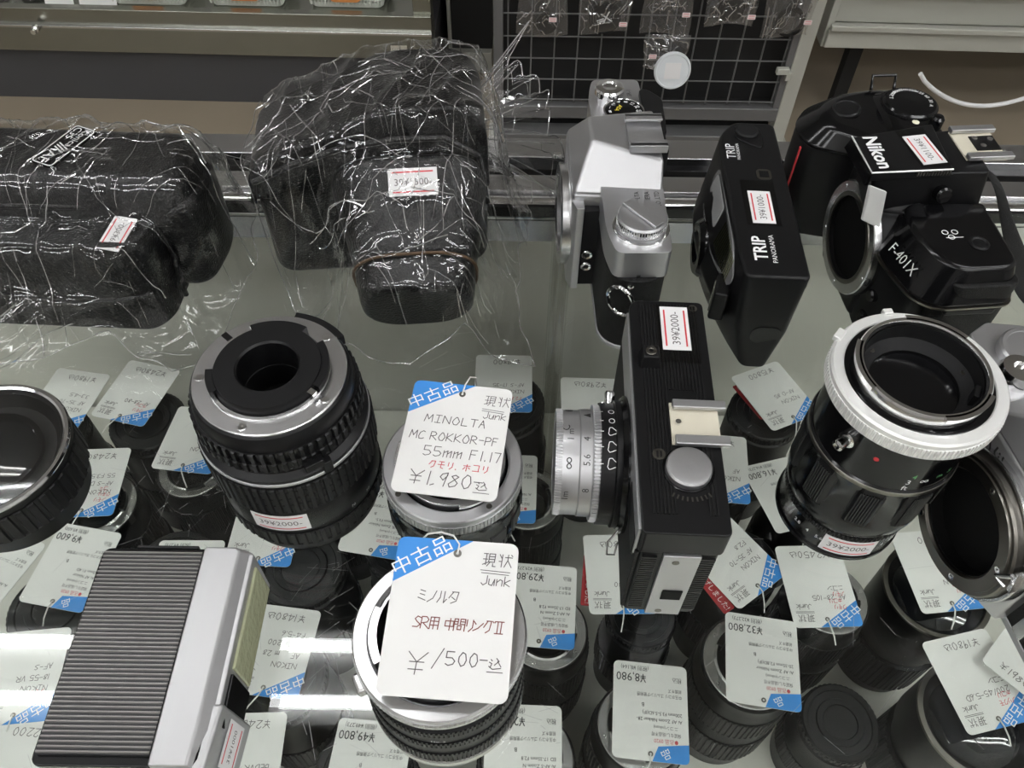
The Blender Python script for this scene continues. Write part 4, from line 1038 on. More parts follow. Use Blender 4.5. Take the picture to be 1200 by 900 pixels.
# ------------------------------------------------------------------ electronic flash lying on its back
t = thing('flash_unit', 'silver and black ribbed flash unit lying flat at the lower left', 'flash unit', (-0.1425, 0.114, 0))
fo = rpoly([(-29, -43), (31, -43), (34, -30), (34, 38), (29, 43), (-29, 43)], [4, 3, 2, 2, 2, 4], 4)
obj('body_shell', MB().prism([(min(x * .96, 31.5), y * .985) for x, y in fo], 3, 24, [(min(x, 32), y) for x, y in fo]).prism([(min(x, 32), y) for x, y in fo], 24, 33), 'blackgloss', t, 1.4, 3)
gpn = obj('ribbed_panel', MB().box(-6.5, 0.5, 34, 41.5, 80, 2), 'ribbed', t, .3)
gr = MB()
for k in range(46):
    y = -38.5 + k * 1.74
    gr.prism3([(-27, y - .46, 35), (14, y - .46, 35), (14, y + .46, 35), (-27, y + .46, 35)], [(-27, y - .2, 35.6), (14, y - .2, 35.6), (14, y + .2, 35.6), (-27, y + .2, 35.6)])
obj('panel_ribs', gr, mat('grey_ribs', (0.22, 0.21, 0.20), 0.32, 0.4), gpn)
sv = MB().prism3([(14.4, -43.4, 31), (30.5, -43.4, 31), (34.6, -30, 31), (34.6, 42, 31), (30, 43.4, 31), (14.4, 43.4, 31)],
                 [(14.4, -43, 35.8), (28.4, -43, 35.8), (29, -30, 35.8), (29.4, 41, 35.8), (27.6, 42.6, 35.8), (14.4, 42.6, 35.8)])
obj('silver_strip', sv, 'silverpaint', t, .9, 3)
obj('side_panel', MB().prism3([(31, -30, 4), (35.4, -30, 4), (35.4, 40, 4), (31, 40, 4)], [(31, -30, 32.6), (34.8, -30, 32.6), (34.8, 41, 32.6), (31, 41, 32.6)]), 'silverpaint', t, .6)
obj('flash_window', MB().prism3([(35.2, -6, 7), (36.6, -6, 7), (36.6, 37, 7), (35.2, 37, 7)], [(34.6, -6, 29), (36, -6, 29), (36, 37, 29), (34.6, 37, 29)]), mat('flash_lens', (0.50, 0.52, 0.34), 0.14, spec=0.7, bump=(300, 0.6, 0.001)), t, .6)
obj('window_sill', MB().prism3([(35.2, -28, 6), (36.8, -28, 6), (36.8, -8, 6), (35.2, -8, 6)], [(34.6, -28, 29), (36.2, -28, 29), (36.2, -8, 29), (34.6, -8, 29)]), 'blackgloss', t, .4)
fb = obj('foot_block', MB().prism3([(28, -46, 4), (38, -44, 4), (39.6, -20, 4), (30, -20, 4)], [(27, -46, 33), (34, -44, 33), (36, -20, 33), (28, -20, 33)]), 'silverpaint', t, 1.6, 3)
price_sticker(t, '39¥1000', T(37.5, -32, 18) @ RZ(-4) @ RZ(90) @ RX(82), 17, 13, 3.4)
obj('hinge', MB(T(-26, -43, 8) @ RY(90)).lathe([(0, 0), (4, 0), (4, 44), (0, 44)], 24), 'blackgloss', t)
obj('screw', slots(MB(T(-14, -44.5, 12) @ RX(90)), 0, 0, 1, 3), 'chrome', t)
obj('slider', MB().box(-2, 43.4, 32, 26, 1.4, 3), 'black', t, .4)
# ------------------------------------------------------------------ the two hang tags lying on lenses on the counter
def tag_on(label, c, w_mm, tilt, yaw):
    t = thing('price_tag', label, 'price tag', c, rot=(R(tilt), 0, R(yaw)), group='blue cornered hang tags on the counter')
    return t
t1 = tag_on('white hang tag with blue corner reading 1,980 yen on the silver and black lens', at(532, 514, 0.0535), 45, 3, -6.5)
hx, hy = tag_base(t1, 'hand')
g = MB()
g.hand('現状', 5.0, 10.5, 18.6, .6, 0, .32).line(10, 16.6, 20, 15.9, .6, .28).line(10, 15.6, 20, 14.9, .6, .28)
g.hand('Junk', 3.4, 11, 11.6, .6, 0, .32)
g.hand('MINOLTA', 3.9, -14.5, 7.0, .6, -.02, .36, gap=.56)
g.hand('MC ROKKOR-PF', 4.0, -19.5, -2.0, .6, 0, .36, gap=.42, sx=.9)
g.hand('55mm F1.17', 4.8, -12, -10.0, .6, .0, .36, gap=.5)
g.hand('¥1,980-', 6.6, -16, -24.0, .6, .0, .4, gap=.36).hand('込', 4.6, 13, -24, .6, 0, .36).line(12, -25.2, 19, -25.2, .6, .3)
obj('handwriting', g, 'pencil', t1)
obj('red_handwriting', MB().hand('クモリ. ホコリ', 3.2, -8.5, -15.6, .6, 0, .36, gap=.8), 'redink', t1)
obj('string', MB().tube([(hx, hy, .8), (hx + .8, hy + 4, 2.4), (hx + 2.2, hy + 9, 1.5), (hx + 4, hy + 13, -4), (hx + 4, hy + 14, -16)], .35, 6), 'string', t1)
t2 = tag_on('white hang tag with blue corner reading 1,500 yen on the extension ring stack', at(528, 722, 0.0695), 45, 5, -3.5)
hx, hy = tag_base(t2, 'hand')
g = MB()
g.hand('現状', 4.8, 9.5, 19.2, .6, 0, .34).line(9, 17.6, 20, 17.2, .6, .28).line(9.4, 16.6, 19.6, 16.2, .6, .28)
g.hand('Junk', 3.6, 9.6, 12.0, .6, 0, .34)
g.hand('ミノルタ', 4.2, -13, 4.4, .6, .0, .34, gap=.35)
g.hand('¥', 7.6, -13.5, -21.0, .6, .0, .34)
g.hand('/', 7.0, -4.5, -18.6, .6, .0, .34)
g.hand('500-', 4.7, 0, -17.2, .6, .0, .36, gap=.32).hand('込', 4.2, 15, -17.4, .6, 0, .34).line(14.4, -18.4, 20, -18.4, .6, .3)
obj('handwriting', g, 'pencil', t2)
obj('brown_handwriting', MB().hand('SR用 中間リングⅡ', 4.2, -13, -5.2, .6, 0, .36, gap=.14, sx=.9), mat('brown_ink', (.22, .06, .05), .6), t2)
obj('string', MB().tube([(hx, hy, .8), (hx + .5, hy + 3, 2), (hx - 2, hy + 6, 2.4), (hx - 7, hy + 7.5, 1.5), (hx - 12, hy + 7, .2), (hx - 15, hy + 5, -3)], .35, 6), 'string', t2)

# ------------------------------------------------------------------ lenses and tags inside the case
def case_lens(px, py, r, zt, kind, label, rot=0.0, tilt=(0, 0)):
    p = at(px, py, zt)
    h = (zt - SHZ) * 1000
    t = thing('camera_lens', label, 'camera lens', (p.x, p.y, SHZ), rot=(R(tilt[0]), R(tilt[1]), rot), group='used lenses standing inside the case')
    R1 = r * 1000; k = R1 / 31.0
    if kind in ('mount', 'clear'):
        obj('barrel', MB().lathe([(R1 * .9, 0), (R1, 1), (R1, h * .10), (R1 * 1.05, h * .14), (R1 * 1.05, h * .52), (R1 * 1.02, h * .56), (R1 * 1.02, h * .86), (R1 * .98, h * .9), (R1 * .98, h - 3), (R1 * .95, h - 1.5), (R1 * .6, h - 1.5), (R1 * .58, h - 14), (0, h - 14)], 56), 'black', t)
        obj('zoom_ring', MB().ribs(R1, R1 * 1.10, h * .20, h * .48, 60, .9), 'rubber', t)
        obj('focus_ring', MB().ribs(R1 * .98, R1 * 1.06, h * .60, h * .82, 60, .8), 'rubber', t)
        mr = obj('mount_ring', MB().lathe([(R1 * .66, h - 3), (R1 * .93, h - 3), (R1 * .93, h - .6), (R1 * .91, h), (R1 * .72, h), (R1 * .68, h + 1), (R1 * .66, h)], 64, closed=True), 'steel', t)
        screws(mr, Matrix(), R1 * .83, h, 5, 3.0 * k, 'chrome', rot)
        tabs(t, R1 * .60, R1 * .72, h - 1, h + 2, ((30, 70), (150, 190), (270, 310)), 'black')
        obj('rear_element', MB().lathe([(R1 * .5, h - 9), (R1 * .25, h - 8), (0, h - 7.6)], 40), 'lensglass', t)
        if kind == 'clear':
            obj('rear_cap', MB().lathe([(R1 * 1.0, h - 6), (R1 * 1.0, h + 3), (R1 * .94, h + 4.5), (0, h + 4.5)], 56), 'clearbit', t)
    elif kind == 'cap':
        obj('barrel', MB().lathe([(R1 * .92, 0), (R1, 1), (R1, h * .2), (R1 * 1.05, h * .24), (R1 * 1.05, h * .6), (R1, h * .64), (R1, h - 10), (R1 * .92, h - 8), (0, h - 8)], 56), 'black', t)
        obj('grip_ring', MB().ribs(R1, R1 * 1.1, h * .3, h * .56, 56, .9), 'rubber', t)
        cp_ = obj('rear_cap', MB().lathe([(0, h - 8), (R1 * .96, h - 8), (R1 * .96, h - 1), (R1 * .92, h), (R1 * .80, h), (R1 * .78, h - 1.2), (R1 * .60, h - 1.2), (R1 * .58, h), (R1 * .44, h), (R1 * .42, h - 1), (0, h - 1)], 64), 'black', t)
        obj('cap_ribs', MB().ribs(R1 * .9, R1 * .99, h - 7, h - 1.5, 44, .9), 'rubber', cp_)
    elif kind == 'glass':
        obj('barrel', MB().lathe([(R1 * .8, 0), (R1 * .86, 1), (R1 * .86, h * .5), (R1, h * .62), (R1 * 1.02, h - 1), (R1 * .98, h), (R1 * .93, h), (R1 * .92, h - 4), (R1 * .74, h - 9), (0, h - 9)], 64), 'black', t)
        obj('grip_ring', MB().ribs(R1 * .84, R1 * .96, h * .12, h * .46, 56, .9), 'rubber', t)
        obj('filter_rim', MB().ring(R1 * .93, R1 * 1.03, h - 2, h + .2, 64, .3), 'gunmetal', t)
        obj('front_element', MB().lathe([(R1 * .76, h - 8), (R1 * .5, h - 5.4), (R1 * .25, h - 4.2), (0, h - 4)], 48), 'lensglass', t)
    return t
Z0 = -0.165
LENS = [  # px, py, radius, top z, kind, label
 (58, 505, .028, Z0, 'cap', 'black capped lens in the case behind the wide ribbed lens at the left edge'),
 (172, 492, .029, Z0, 'cap', 'black capped lens in the case left of the zoom lens with the silver mount'),
 (112, 592, .030, Z0, 'clear', 'lens in the case under the hang tag beside the wide ribbed lens'),
 (226, 548, .0265, Z0, 'clear', 'lens in the case with clear cap and silver ring left of the zoom lens'),
 (352, 664, .030, Z0 + .006, 'cap', 'wide black lens with ringed cap in the case below the black zoom lens'),
 (60, 712, .029, Z0, 'cap', 'black lens in the case under the ¥9,600 tag left of the flash unit'),
 (205, 665, .029, Z0, 'cap', 'black lens in the case hidden by the flash unit top edge'),
 (325, 792, .030, Z0 + .004, 'cap', 'wide black capped lens in the case right of the flash unit'),
 (240, 932, .026, Z0, 'cap', 'black lens in the case in front of the flash unit foot'),
 (425, 905, .029, Z0, 'cap', 'black lens in the case under the ¥49,800 tag'),
 (470, 640, .025, Z0 - .006, 'cap', 'black lens in the case under the ¥9,800 tag below the silver and black lens'),
 (592, 470, .031, Z0 + .006, 'cap', 'tall black barrel lens in the case behind the 1,980 yen hang tag'),
 (618, 585, .026, Z0, 'clear', 'lens in the case with clear cap right of the 1,980 yen hang tag'),
 (640, 738, .028, Z0, 'mount', 'lens with bright metal mount in the case right of the 1,500 yen hang tag'),
 (618, 888, .029, Z0, 'mount', 'lens with metal mount in the case at the bottom edge beside the extension rings'),
 (752, 850, .0285, Z0, 'mount', 'lens with bright metal mount in the case under the ¥8,980 tag'),
 (752, 720, .024, Z0 - .02, 'cap', 'narrow black lens in the case under the viewfinder camera end'),
 (880, 775, .032, Z0, 'mount', 'large lens with bright metal mount in the case under the ¥32,800 tag'),
 (868, 660, .027, Z0, 'cap', 'black lens in the case right of the viewfinder camera'),
 (972, 700, .027, Z0, 'mount', 'lens with metal mount in the case in front of the tall telephoto lens'),
 (1098, 690, .034, Z0, 'glass', 'wide lens in the case with front glass up below the silver camera mount'),
 (1148, 842, .036, Z0 - .01, 'glass', 'big black lens in the case at the lower right corner under the 1980 yen tag'),
 (985, 846, .026, Z0 - .045, 'cap', 'low black lens in the case between the ¥32,800 and 1980 yen tags'),
 (897, 482, .028, Z0, 'cap', 'black lens in the case behind the viewfinder camera under the red strip tag'),
 (846, 556, .024, Z0 - .004, 'clear', 'lens with clear cap in the case close to the right side of the viewfinder camera'),
 (938, 582, .022, Z0 - .01, 'cap', 'slim black lens in the case behind the tall telephoto lens'),
 (694, 490, .026, Z0 - .004, 'cap', 'black lens in the case behind the silver lens barrel of the viewfinder camera'),
 (-28, 832, .028, Z0, 'cap', 'black lens in the case at the left picture edge below the wide ribbed lens'),
 #(672, 618, .024, Z0 - .01, 'cap', 'black lens in the case under the silver lens barrel of the viewfinder camera'),
 (520, 740, .030, Z0 - .01, 'cap', 'black lens in the case under the extension ring stack'),
 (140, 800, .030, Z0 - .01, 'cap', 'black lens in the case under the flash unit'),
 (552, 652, .015, Z0 - .03, 'cap', 'low black filler lens added to darken the gap behind the 1,500 yen hang tag'),  # extra lens put in to fill a dark gap between the others
 (395, 575, .025, Z0 - .02, 'cap', 'black lens in the case under the right side of the black zoom lens'),
 #(520, 540, .028, Z0 - .02, 'cap', 'black lens in the case under the silver and black lens'),
]
for i, (px, py, r_, zt, kind, lb) in enumerate(LENS):
    case_lens(px, py, r_, zt, kind, lb, i * 0.7)
ZT = Z0 + .0066
TAGS = [ # px, py, rotation deg, kind, price, lines, red, label
 (78, 468, 171, 'hand', '¥1980込', ('NIKON', 'AF 35-70', '3.3-4.5'), (), 'hang tag in the case at far left under the cellophane edge'),
 (160, 460, 166, 'hand', '¥2480込', ('AF 28-80'), ('クモリ', 'ホコリ'), 'hang tag in the case second from the left under the cellophane edge'),
 (106, 565, 184, 'hand', '¥2480', ('NIKON', 'AF-S DX 18-', '55 F3.5'), ('ノモリ', 'クモリ', 'コミ'), 'hang tag in the case reading 2480, right of the wide ribbed lens'),
 (228, 515, 174, 'hand', '¥3980', ('NIKON', 'AF 50'), (), 'hang tag in the case peeking out left of the black zoom lens'),
 (84, 664, 170, 'print', '¥9,600', ('Ai AF Nikkor', '50mm F1.4D'), (), 'printed price tag in the case reading ¥9,600'),
 (214, 680, 180, 'print', '¥9,800', ('Ai AF Nikkor', '35mm F2D'), (), 'printed price tag in the case mostly hidden behind the flash unit'),
 (312, 618, 178, 'hand', '¥2980', ('NIKON', 'AF 35-105'), ('クモリ',), 'hang tag in the case reading NIKON below the black zoom lens'),
 (322, 762, 174, 'hand', '¥1480込', ('NIKON', 'AF Zoom 28', 'G 55-200', 'F4-5.6'), (), 'hang tag in the case beside the two mirrored lamp streaks'),
 (283, 896, 182, 'hand', '¥2480込', ('AF-S 15-200/4', 'GEDVR'), (), 'hang tag in the case at the bottom edge in front of the flash unit'),
 (430, 905, 175, 'print', '¥49,800', ('AF-S Nikkor', '70-200mm'), (), 'printed price tag in the case reading ¥49,800'),
 (590, 449, 180, 'hand', '¥19800', ('NIKON', 'AF-S 17-35'), ('F2.8D',), 'hang tag in the case behind the 1,980 yen counter tag'),
 (446, 608, 171, 'print', '¥9,800', ('AF-S VR Zoom Nikkor', 'ED 24-120mm F3.5-', '5.6G(IF)'), (), 'printed price tag in the case reading ¥9,800 right of the black zoom lens'),
 (592, 572, 178, 'print', '¥5,800', ('Ai Nikkor',), (), 'printed price tag in the case right of the silver and black lens'),
 (634, 709, 176, 'print', '¥29,800', ('Ai AF-S Zoom N', 'ED 17-35mm F2.8'), (), 'printed price tag in the case reading ¥29,800 right of the 1,500 yen tag'),
 (613, 886, 179, 'print', '¥29,800', ('Ai AF-S Zoom N', 'ED 17-35mm F2.8'), (), 'printed price tag in the case reading ¥29 at the bottom edge beside the extension rings'),
 (726, 672, 182, 'hand', '¥3980込', ('AF 28-80', 'F3.5'), (), 'hang tag in the case just left of the viewfinder camera end'),
 (762, 833, 175, 'print', '¥8,980', ('Ai AF Zoom Nikkor 28-', '200mm F3.5-5.6D(IF)'), (), 'printed price tag in the case reading ¥8,980'),
 (893, 774, 172, 'print', '¥32,800', ('Ai AF Zoom Nikkor', '20-35mm F2.8D(IF)'), (), 'printed price tag in the case reading ¥32,800'),
 (858, 656, 216, 'hand', '¥3480', ('NIKON', 'AF 35-70', 'F2.8'), (), 'hang tag in the case turned askew right of the viewfinder camera'),
 (958, 686, 183, 'hand', '¥2450込', ('AF 28-105', 'ニコン'), ('クモリ', 'ホコリ', 'ノモリ'), 'hang tag in the case in front of the tall telephoto lens'),
 (1098, 668, 187, 'hand', '¥1900', ('NIKON',), ('クモリ', 'ホコリ', 'コミ'), 'hang tag in the case tucked under the open mount of the silver body'),
 (1145, 797, 193, 'hand', '¥1980込', ('200/45-5.6D', 'ニコン'), ('ノリクモ', 'ホコリ'), 'hang tag in the case reading 1980 at the lower right corner'),
 (908, 463, 205, 'hand', '¥15800', ('NIKON', 'AF-D 85'), (), 'hang tag in the case beside the dark red strip behind the viewfinder camera'),
 (840, 548, 174, 'hand', '¥2980', ('NIKON', 'AF'), (), 'hang tag in the case half covered by the right side of the viewfinder camera'),
 (922, 578, 196, 'print', '¥16,800', ('Ai AF Nikkor',), (), 'printed price tag in the case half covered by the tall telephoto lens'),
 (692, 478, 180, 'hand', '¥2980込', ('AF 18-70 4.5D',), (), 'hang tag in the case behind the silver lens barrel'),
 (28, 792, 186, 'hand', '¥1980', ('NIKON', '18-55 VR', 'AF-S'), ('クモリ ホコ', 'ノモリコ'), 'hang tag in the case left of the flash unit'),
 (-12, 668, 160, 'print', '¥7,800', ('Ai AF',), (), 'printed price tag in the case cut by the left picture edge'),
 (1216, 770, -47, 'hand', '¥1980', ('NIKON',), ('クモリ ホ', 'ノモリ'), 'hang tag lying over the 1980 yen tag at the lower right picture edge'),
 (12, 905, 178, 'hand', '¥2200', ('NIKON',), (), 'hang tag in the case at the lower left picture corner'),
]
for i, (px, py, rz, kind, price, lines, red, lb) in enumerate(TAGS):
    p = at(px, py, ZT + .0012 * (i % 3) + (.006 if px > 1200 else 0))
    if isinstance(lines, str): lines = (lines,)
    sub = '(税別 ¥%s)' % price.strip('¥').replace('800', '273').replace('980', '164')
    price_tag(lb, p, R(rz), kind, price, lines, red, tilt=(rnd.uniform(-2, 2), rnd.uniform(-2, 2)), sub=sub, string=(i % 2 == 0 or kind == 'hand'))
for (px, py, rz, lb) in ((690, 680, 84, 'dark red markdown strip left of the viewfinder camera'), (834, 690, 122, 'dark red markdown strip at the near right corner of the viewfinder camera'), (880, 470, 118, 'dark red markdown strip behind the viewfinder camera')):
    p = at(px, py, ZT - .001)
    t = thing('markdown_strip', lb, 'strip label', (p.x, p.y, p.z), R(rz + 180), group='dark red markdown strips')
    obj('card', MB().rrect(36, 9, 1, 0, .4), 'redstrip', t)
    obj('lettering', MB().text('値下げしました!', 5.0, 0, 0, .55, 0, .5, .92), 'white', t)
# ------------------------------------------------------------------ leather cases in cellophane bags
from mathutils.bvhtree import BVHTree
from mathutils import noise as mnoise
c1 = thing('leather_camera_case', 'black leather camera case with a white lettered badge, in cellophane at the far left', 'camera case', (-0.2520, 0.368, 0), R(-2))
b = MB().prism(rpoly([(-76, -24), (76, -24), (80, 10), (74, 34), (-76, 34)], [10, 14, 14, 16, 12], 6), 0, 60)
obj('body', b, 'leather', c1, 9, 4)
fl_ = MB().prism3([(x, y, 46) for x, y in rpoly([(-78, -27), (76, -27), (82, 10), (75, 36), (-78, 36)], [10, 16, 14, 16, 12], 6)], [(x, y, 74) for x, y in rpoly([(-72, -18), (68, -18), (72, 8), (66, 28), (-72, 28)], [10, 16, 12, 14, 12], 6)])
obj('top_flap', fl_, 'leather', c1, 8, 4)
sn = MB().prism3([(x, y, 0) for x, y in rpoly([(-74, -58), (52, -58), (60, -46), (60, -20), (-74, -20)], [12, 14, 12, 2, 2], 6)], [(x, y, 52) for x, y in rpoly([(-72, -46), (46, -46), (56, -36), (58, -10), (-72, -10)], [12, 16, 12, 2, 2], 6)])
obj('front_bulge', sn, 'leather', c1, 10, 4)
obj('bulge_piping', MB().tube([(-74, -22, 54), (-20, -23, 58), (20, -22, 58), (46, -18, 54), (58, -22, 44), (62, -28, 28), (62, -32, 10), (62, -32, 3)], 1.6, 8), 'leather', c1)
obj('crease_seam', MB().tube([(-74, -59, 38), (-30, -60.5, 30), (10, -61, 24), (40, -60, 26), (56, -52, 24)], 1.2, 8), 'leather', c1)
bd = obj('badge', MB(T(5, 8, 74.4) @ RZ(-112)).prism(rr(36, 15, 2.5), 0, .8), 'blackgloss', c1)
bb = MB(T(5, 8, 75.4) @ RZ(-112))
o1, o2 = rr(35, 14, 2.2), rr(33.6, 12.6, 1.8); n = len(o1)
bb.add([(*p, 0) for p in o1] + [(*p, 0) for p in o2], [(i, (i + 1) % n, n + (i + 1) % n, n + i) for i in range(n)])
bb.text('Konica', 6, -8, 2.4, 0).text('C35', 6.4, -11, -3, 0).text('AF', 8.6, 11, -1, 0)
for k in range(3): bb.line(-1 + k * 1.8, -4, 2 + k * 1.8, 4, 0, .8)
obj('lettering', bb, 'white', bd)
price_sticker(c1, '39¥300-', T(41, -36, 52.6) @ RX(8) @ RZ(80), 23, 13, 4.6, tape=(28, 17, 0, 0))

c2 = thing('leather_camera_case', 'large black leather camera case with protruding lens snout, wrapped in cellophane', 'camera case', (-0.0800, 0.385, 0), R(6))
ou2 = rpoly([(-64, -26), (62, -26), (64, 0), (60, 30), (-62, 30), (-66, 0)], [16, 14, 20, 18, 18, 20], 6)
obj('body', MB().prism(ou2, 0, 78), 'leather', c2, 8, 4)
hump = MB(RX(90)).prism(rpoly([(-66, 58), (64, 58), (63, 96), (52, 110), (8, 110), (-14, 98), (-44, 88), (-66, 76)], [3, 3, 14, 14, 16, 16, 20, 14], 6), -32, 26)
obj('top_flap', hump, 'leather', c2, 8, 4)
obj('flap_piping', MB().tube([(-65, -27, 58), (-62, -28, 72), (-40, -28.5, 82), (-14, -29, 91), (14, -29, 95), (40, -28, 94), (58, -28, 82), (62, -28, 50)], 1.8, 8), 'leather', c2)
SN = T(20, -24, 47) @ RX(112)
so2 = MB(SN).prism3([(x, y, -10) for x, y in rr(88, 80, 26, 6)], [(x, y, 44) for x, y in rr(64, 58, 24, 6)])
obj('snout', so2, 'leather', c2, 5, 3)
obj('snout_tip', MB(SN).prism3([(x, y, 43) for x, y in rr(66, 60, 24, 6)], [(x, y, 62) for x, y in rr(60, 54, 22, 6)]), 'leather', c2, 4, 3)
obj('snout_seam', MB(SN).tube([(x, y, 43.5) for x, y in rr(66.6, 60.6, 24, 6)] + [(*rr(66.6, 60.6, 24, 6)[0], 43.5)], .9, 6), mat('brown_stitching', (.10, .06, .03), .6), c2)
price_sticker(c2, '39¥1500-', T(23, -50, 84) @ RX(40), 25, 14, 5, tape=(32, 19, 0, 0))

def drape(name_, holder, cs, x0, x1, y0, y1, res, seed, shape, slack, it=60, amp=1.0, ncrease=210):
    """cellophane sheet hanging over the meshes cs: pulled tight like a tent, then creased"""
    bpy.context.view_layer.update()
    dg = bpy.context.evaluated_depsgraph_get()
    verts = []; polys = []
    for o in cs:
        ev = o.evaluated_get(dg); me = ev.to_mesh(); k = len(verts)
        verts += [ev.matrix_world @ v.co for v in me.vertices]; polys += [tuple(i + k for i in p.vertices) for p in me.polygons]
        ev.to_mesh_clear()
    bv = BVHTree.FromPolygons(verts, polys)
    nx = int((x1 - x0) / res) + 1; ny = int((y1 - y0) / res) + 1
    H0 = [[0.0006] * nx for _ in range(ny)]
    for j in range(ny):
        for i in range(nx):
            hit = bv.ray_cast(Vector((x0 + i * res, y0 + j * res, .5)), Vector((0, 0, -1)))
            if hit[0]: H0[j][i] = max(.0006, hit[0].z + .0016)
    B = [r_[:] for r_ in H0]
    D = 2
    B = [[max(H0[jj][ii] for jj in range(max(0, j - D), min(ny, j + D + 1)) for ii in range(max(0, i - D), min(nx, i + D + 1))) for i in range(nx)] for j in range(ny)]
    Hh = [r_[:] for r_ in B]
    for _ in range(it):
        Nn = [r_[:] for r_ in Hh]
        for j in range(1, ny - 1):
            a, b_, c_ = Hh[j - 1], Hh[j], Hh[j + 1]
            for i in range(1, nx - 1):
                s_ = (a[i] + c_[i] + b_[i - 1] + b_[i + 1]) * .25 * slack
                if s_ > B[j][i]: Nn[j][i] = s_
                else: Nn[j][i] = B[j][i]
        Hh = Nn
    q = random.Random(seed); off = Vector((q.uniform(0, 9), q.uniform(0, 9), q.uniform(0, 9)))
    idx = {}; vs = []; fs = []
    for j in range(ny):
        for i in range(nx):
            x, y = x0 + i * res, y0 + j * res
            if not shape(x, y): continue
            p = Vector((x, y, Hh[j][i] * .6)) * 26 + off
            w1 = mnoise.noise(Vector((p.x * 1.0 + .5 * p.y, p.y * .9, p.z)))
            w2 = 1 - abs(mnoise.noise(Vector((p.x * 1.7, p.y * 1.1 + 3, p.z * 1.4)))) * 2.2
            w3 = 1 - abs(mnoise.noise(Vector((p.x * 3.1 + 7, p.y * 2.2, p.z * 2)))) * 2.4
            wr = (max(0, w2) ** 4 * 3.6 + max(0, w3) ** 4 * .9 + (w1 + .5) * 1.6) * .001 * amp
            gx = (Hh[j][min(nx - 1, i + 1)] - Hh[j][max(0, i - 1)]) / (2 * res); gy = (Hh[min(ny - 1, j + 1)][i] - Hh[max(0, j - 1)][i]) / (2 * res)
            nrm = Vector((-gx, -gy, 1)).normalized()
            jx = mnoise.noise(p * 1.3 + Vector((5, 1, 2))) * .0012; jy = mnoise.noise(p * 1.3 + Vector((1, 8, 2))) * .0012
            idx[(i, j)] = len(vs); v = Vector((x + jx, y + jy, Hh[j][i])) + nrm * wr
            vs.append((v.x * 1000, v.y * 1000, max(.4, v.z * 1000)))
    for j in range(ny - 1):
        for i in range(nx - 1):
            k = [(i, j), (i + 1, j), (i + 1, j + 1), (i, j + 1)]
            if all(a in idx for a in k): fs.append(tuple(idx[a] for a in k))
    cr_ = MB(); keys = list(idx)
    P3 = {k: Vector(vs[idx[k]]) for k in idx}
    for _ in range(ncrease):
        i, j = q.choice(keys)
        gx = Hh[j][min(nx - 1, i + 1)] - Hh[j][max(0, i - 1)]; gy = Hh[min(ny - 1, j + 1)][i] - Hh[max(0, j - 1)][i]
        a = math.atan2(gy, gx) + q.gauss(0, .5) if (abs(gx) + abs(gy) > .002 and q.random() < .7) else q.uniform(0, 2 * PI)
        L = int(abs(q.gauss(9, 9))) + 4; fx, fy = float(i), float(j); path = []
        turn = q.gauss(0, .02)
        for s_ in range(L):
            k = (int(round(fx)), int(round(fy)))
            if k not in P3: break
            i0, j0 = int(math.floor(fx)), int(math.floor(fy)); u, v_ = fx - i0, fy - j0
            cn = [(i0, j0), (i0 + 1, j0), (i0, j0 + 1), (i0 + 1, j0 + 1)]
            if all(c_ in P3 for c_ in cn):
                p = P3[cn[0]] * (1 - u) * (1 - v_) + P3[cn[1]] * u * (1 - v_) + P3[cn[2]] * (1 - u) * v_ + P3[cn[3]] * u * v_
                path.append(p + Vector((0, 0, .35)))
            fx += math.cos(a); fy += math.sin(a); a += turn + q.gauss(0, .015)
            if q.random() < .03: a += q.choice((-1, 1)) * q.uniform(.4, .9)
        if len(path) > 2: cr_.tube(path, q.choice((.09, .12, .15, .2, .3)), 5)
    rim = []
    pl = shape.pts
    for (xa, ya), (xb, yb) in zip(pl, pl[1:] + pl[:1]):
        m_ = max(2, int(math.hypot(xb - xa, yb - ya) / .002))
        for k in range(m_):
            x, y = xa + (xb - xa) * k / m_, ya + (yb - ya) * k / m_
            x -= .004 * mnoise.noise(Vector((x * 60, y * 60, 1))); y -= .004 * mnoise.noise(Vector((x * 60, y * 60, 5)))
            i, j = min(nx - 1, max(0, int(round((x - x0) / res)))), min(ny - 1, max(0, int(round((y - y0) / res))))
            near = [vs[idx[(i + di, j + dj)]][2] for di in (-2, -1, 0, 1, 2) for dj in (-2, -1, 0, 1, 2) if (i + di, j + dj) in idx]
            rim.append((x * 1000, y * 1000, sum(near) / len(near) if near else .6))
    for _ in range(3): rim = [(p[0], p[1], (rim[k - 1][2] + p[2] + rim[(k + 1) % len(rim)][2]) / 3) for k, p in enumerate(rim)]
    cr_.tube(rim + rim[:1], .28, 5)
    fo_ = obj(name_, MB().add(vs, fs), 'film', holder, ang=60)
    obj('crease_glints', cr_, 'crease', holder)  # glossy tubes added as highlight lines on creases and rim
    return fo_
def blob(pts):
    """inside test of a polygon whose edge is ragged"""
    def f(x, y):
        x += .004 * mnoise.noise(Vector((x * 60, y * 60, 1))); y += .004 * mnoise.noise(Vector((x * 60, y * 60, 5)))
        ins = False; n = len(pts)
        for i in range(n):
            (xa, ya), (xb, yb) = pts[i], pts[i - 1]
            if (ya > y) != (yb > y) and x < (xb - xa) * (y - ya) / (yb - ya) + xa: ins = not ins
        return ins
    f.pts = pts
    return f
kids = lambda o: [k for k in bpy.data.objects if k.parent == o]
f1 = thing('cellophane_bag', 'crumpled clear cellophane bag over the leather case at the far left', 'plastic bag', (0, 0, 0))
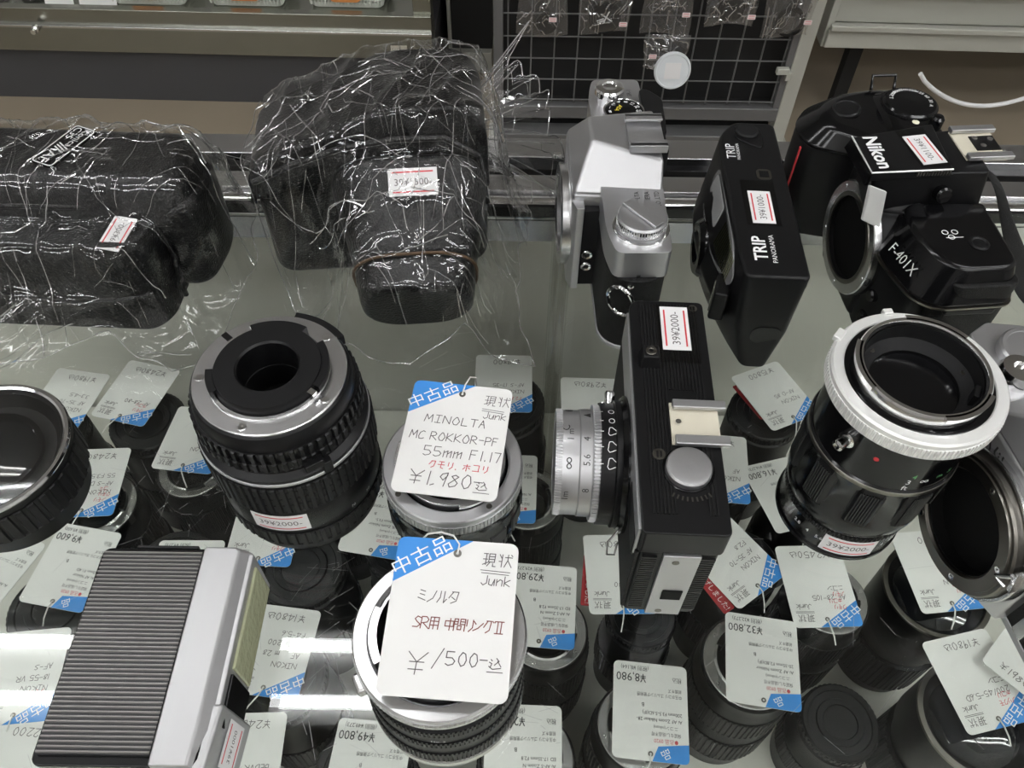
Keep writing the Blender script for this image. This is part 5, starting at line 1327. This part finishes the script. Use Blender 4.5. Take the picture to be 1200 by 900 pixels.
drape('film_sheet', f1, kids(c1), -.36, -.150, .262, .475, .0020, 4, blob([(-.36, .268), (-.30, .272), (-.22, .292), (-.185, .278), (-.166, .285), (-.160, .33), (-.154, .36), (-.160, .40), (-.162, .452), (-.20, .468), (-.30, .472), (-.36, .466)]), .994, 70, .8, 170)
f2 = thing('cellophane_bag', 'crumpled clear cellophane bag around the large leather case, gathered at its right', 'plastic bag', (0, 0, 0))
drape('film_sheet', f2, kids(c2), -.160, .022, .268, .472, .0020, 9, blob([(-.146, .36), (-.125, .318), (-.10, .290), (-.055, .274), (-.024, .290), (.012, .284), (.002, .33), (.008, .40), (.012, .445), (-.03, .462), (-.11, .455), (-.144, .43)]), .996, 90, .85, 190)
# gathered open end of the bag flaring out to the right
nk_ = MB(); q = random.Random(12); NU, NV = 56, 26; vs = []; fs = []
for v in range(NV + 1):
    c_ = v / NV
    for u in range(NU + 1):
        a = u / NU
        th_ = R(-78 + 150 * a)
        L = (8 + 74 * c_ * (.72 + .30 * math.sin(5.1 * a + 1) + .10 * math.sin(13 * a)))
        fold = (3.0 + 7 * c_) * (abs(math.sin(9.5 * PI * a + 1.4 * c_)) - .5) + 2.5 * c_ * math.sin(23 * a + 3 * c_)
        x = -36 + L * (.62 + .38 * math.cos(th_)) + .3 * fold
        z = 70 + L * math.sin(th_) * .82 + .25 * fold
        y = 408 + fold * .8 + 26 * c_ + 8 * math.sin(th_)
        vs.append((x, y, max(3, z)))
for v in range(NV):
    for u in range(NU):
        k = v * (NU + 1) + u; fs.append((k, k + 1, k + NU + 2, k + NU + 1))
obj('gathered_end', nk_.add(vs, fs), 'film', f2, ang=60)
gc = MB(); V3 = lambda u, v: vs[v * (NU + 1) + u]
for u in (0, 2, 5, 9, 12, 17, 20, 24, 29, 33, 36, 41, 45, 48, 53, 56):
    gc.tube([V3(u, v) for v in range(0 if u % 2 else 4, NV + 1 - (u % 5))], .16 + .1 * (u % 3), 5)
gc.tube([V3(u, NV) for u in range(NU + 1)], .38, 5)
for v, u0, u1 in ((9, 6, 20), (15, 22, 40), (20, 8, 18), (12, 40, 54), (22, 30, 44)): gc.tube([V3(u, v) for u in range(u0, u1)], .2, 5)
obj('gathered_crease_glints', gc, 'crease', f2)  # tubes along the folds, added to draw their highlights
f3 = thing('cellophane_scrap', 'small clear cellophane scrap lying on the glass above the wide ribbed lens', 'plastic scrap', (0, 0, 0))
vs = []; fs = []; n = 18
for v in range(n + 1):
    for u in range(n + 1):
        a, c_ = u / n, v / n
        vs.append((-262 + 42 * a + 6 * c_, 238 + 44 * c_, 49.5 + 4 * math.sin(6 * a + 2) * math.sin(5 * c_) + 3 * abs(math.sin(13 * a - 9 * c_))))
for v in range(n):
    for u in range(n):
        k = v * (n + 1) + u; fs.append((k, k + 1, k + n + 2, k + n + 1))
obj('film_sheet', MB().add(vs, fs), 'film', f3, ang=60)
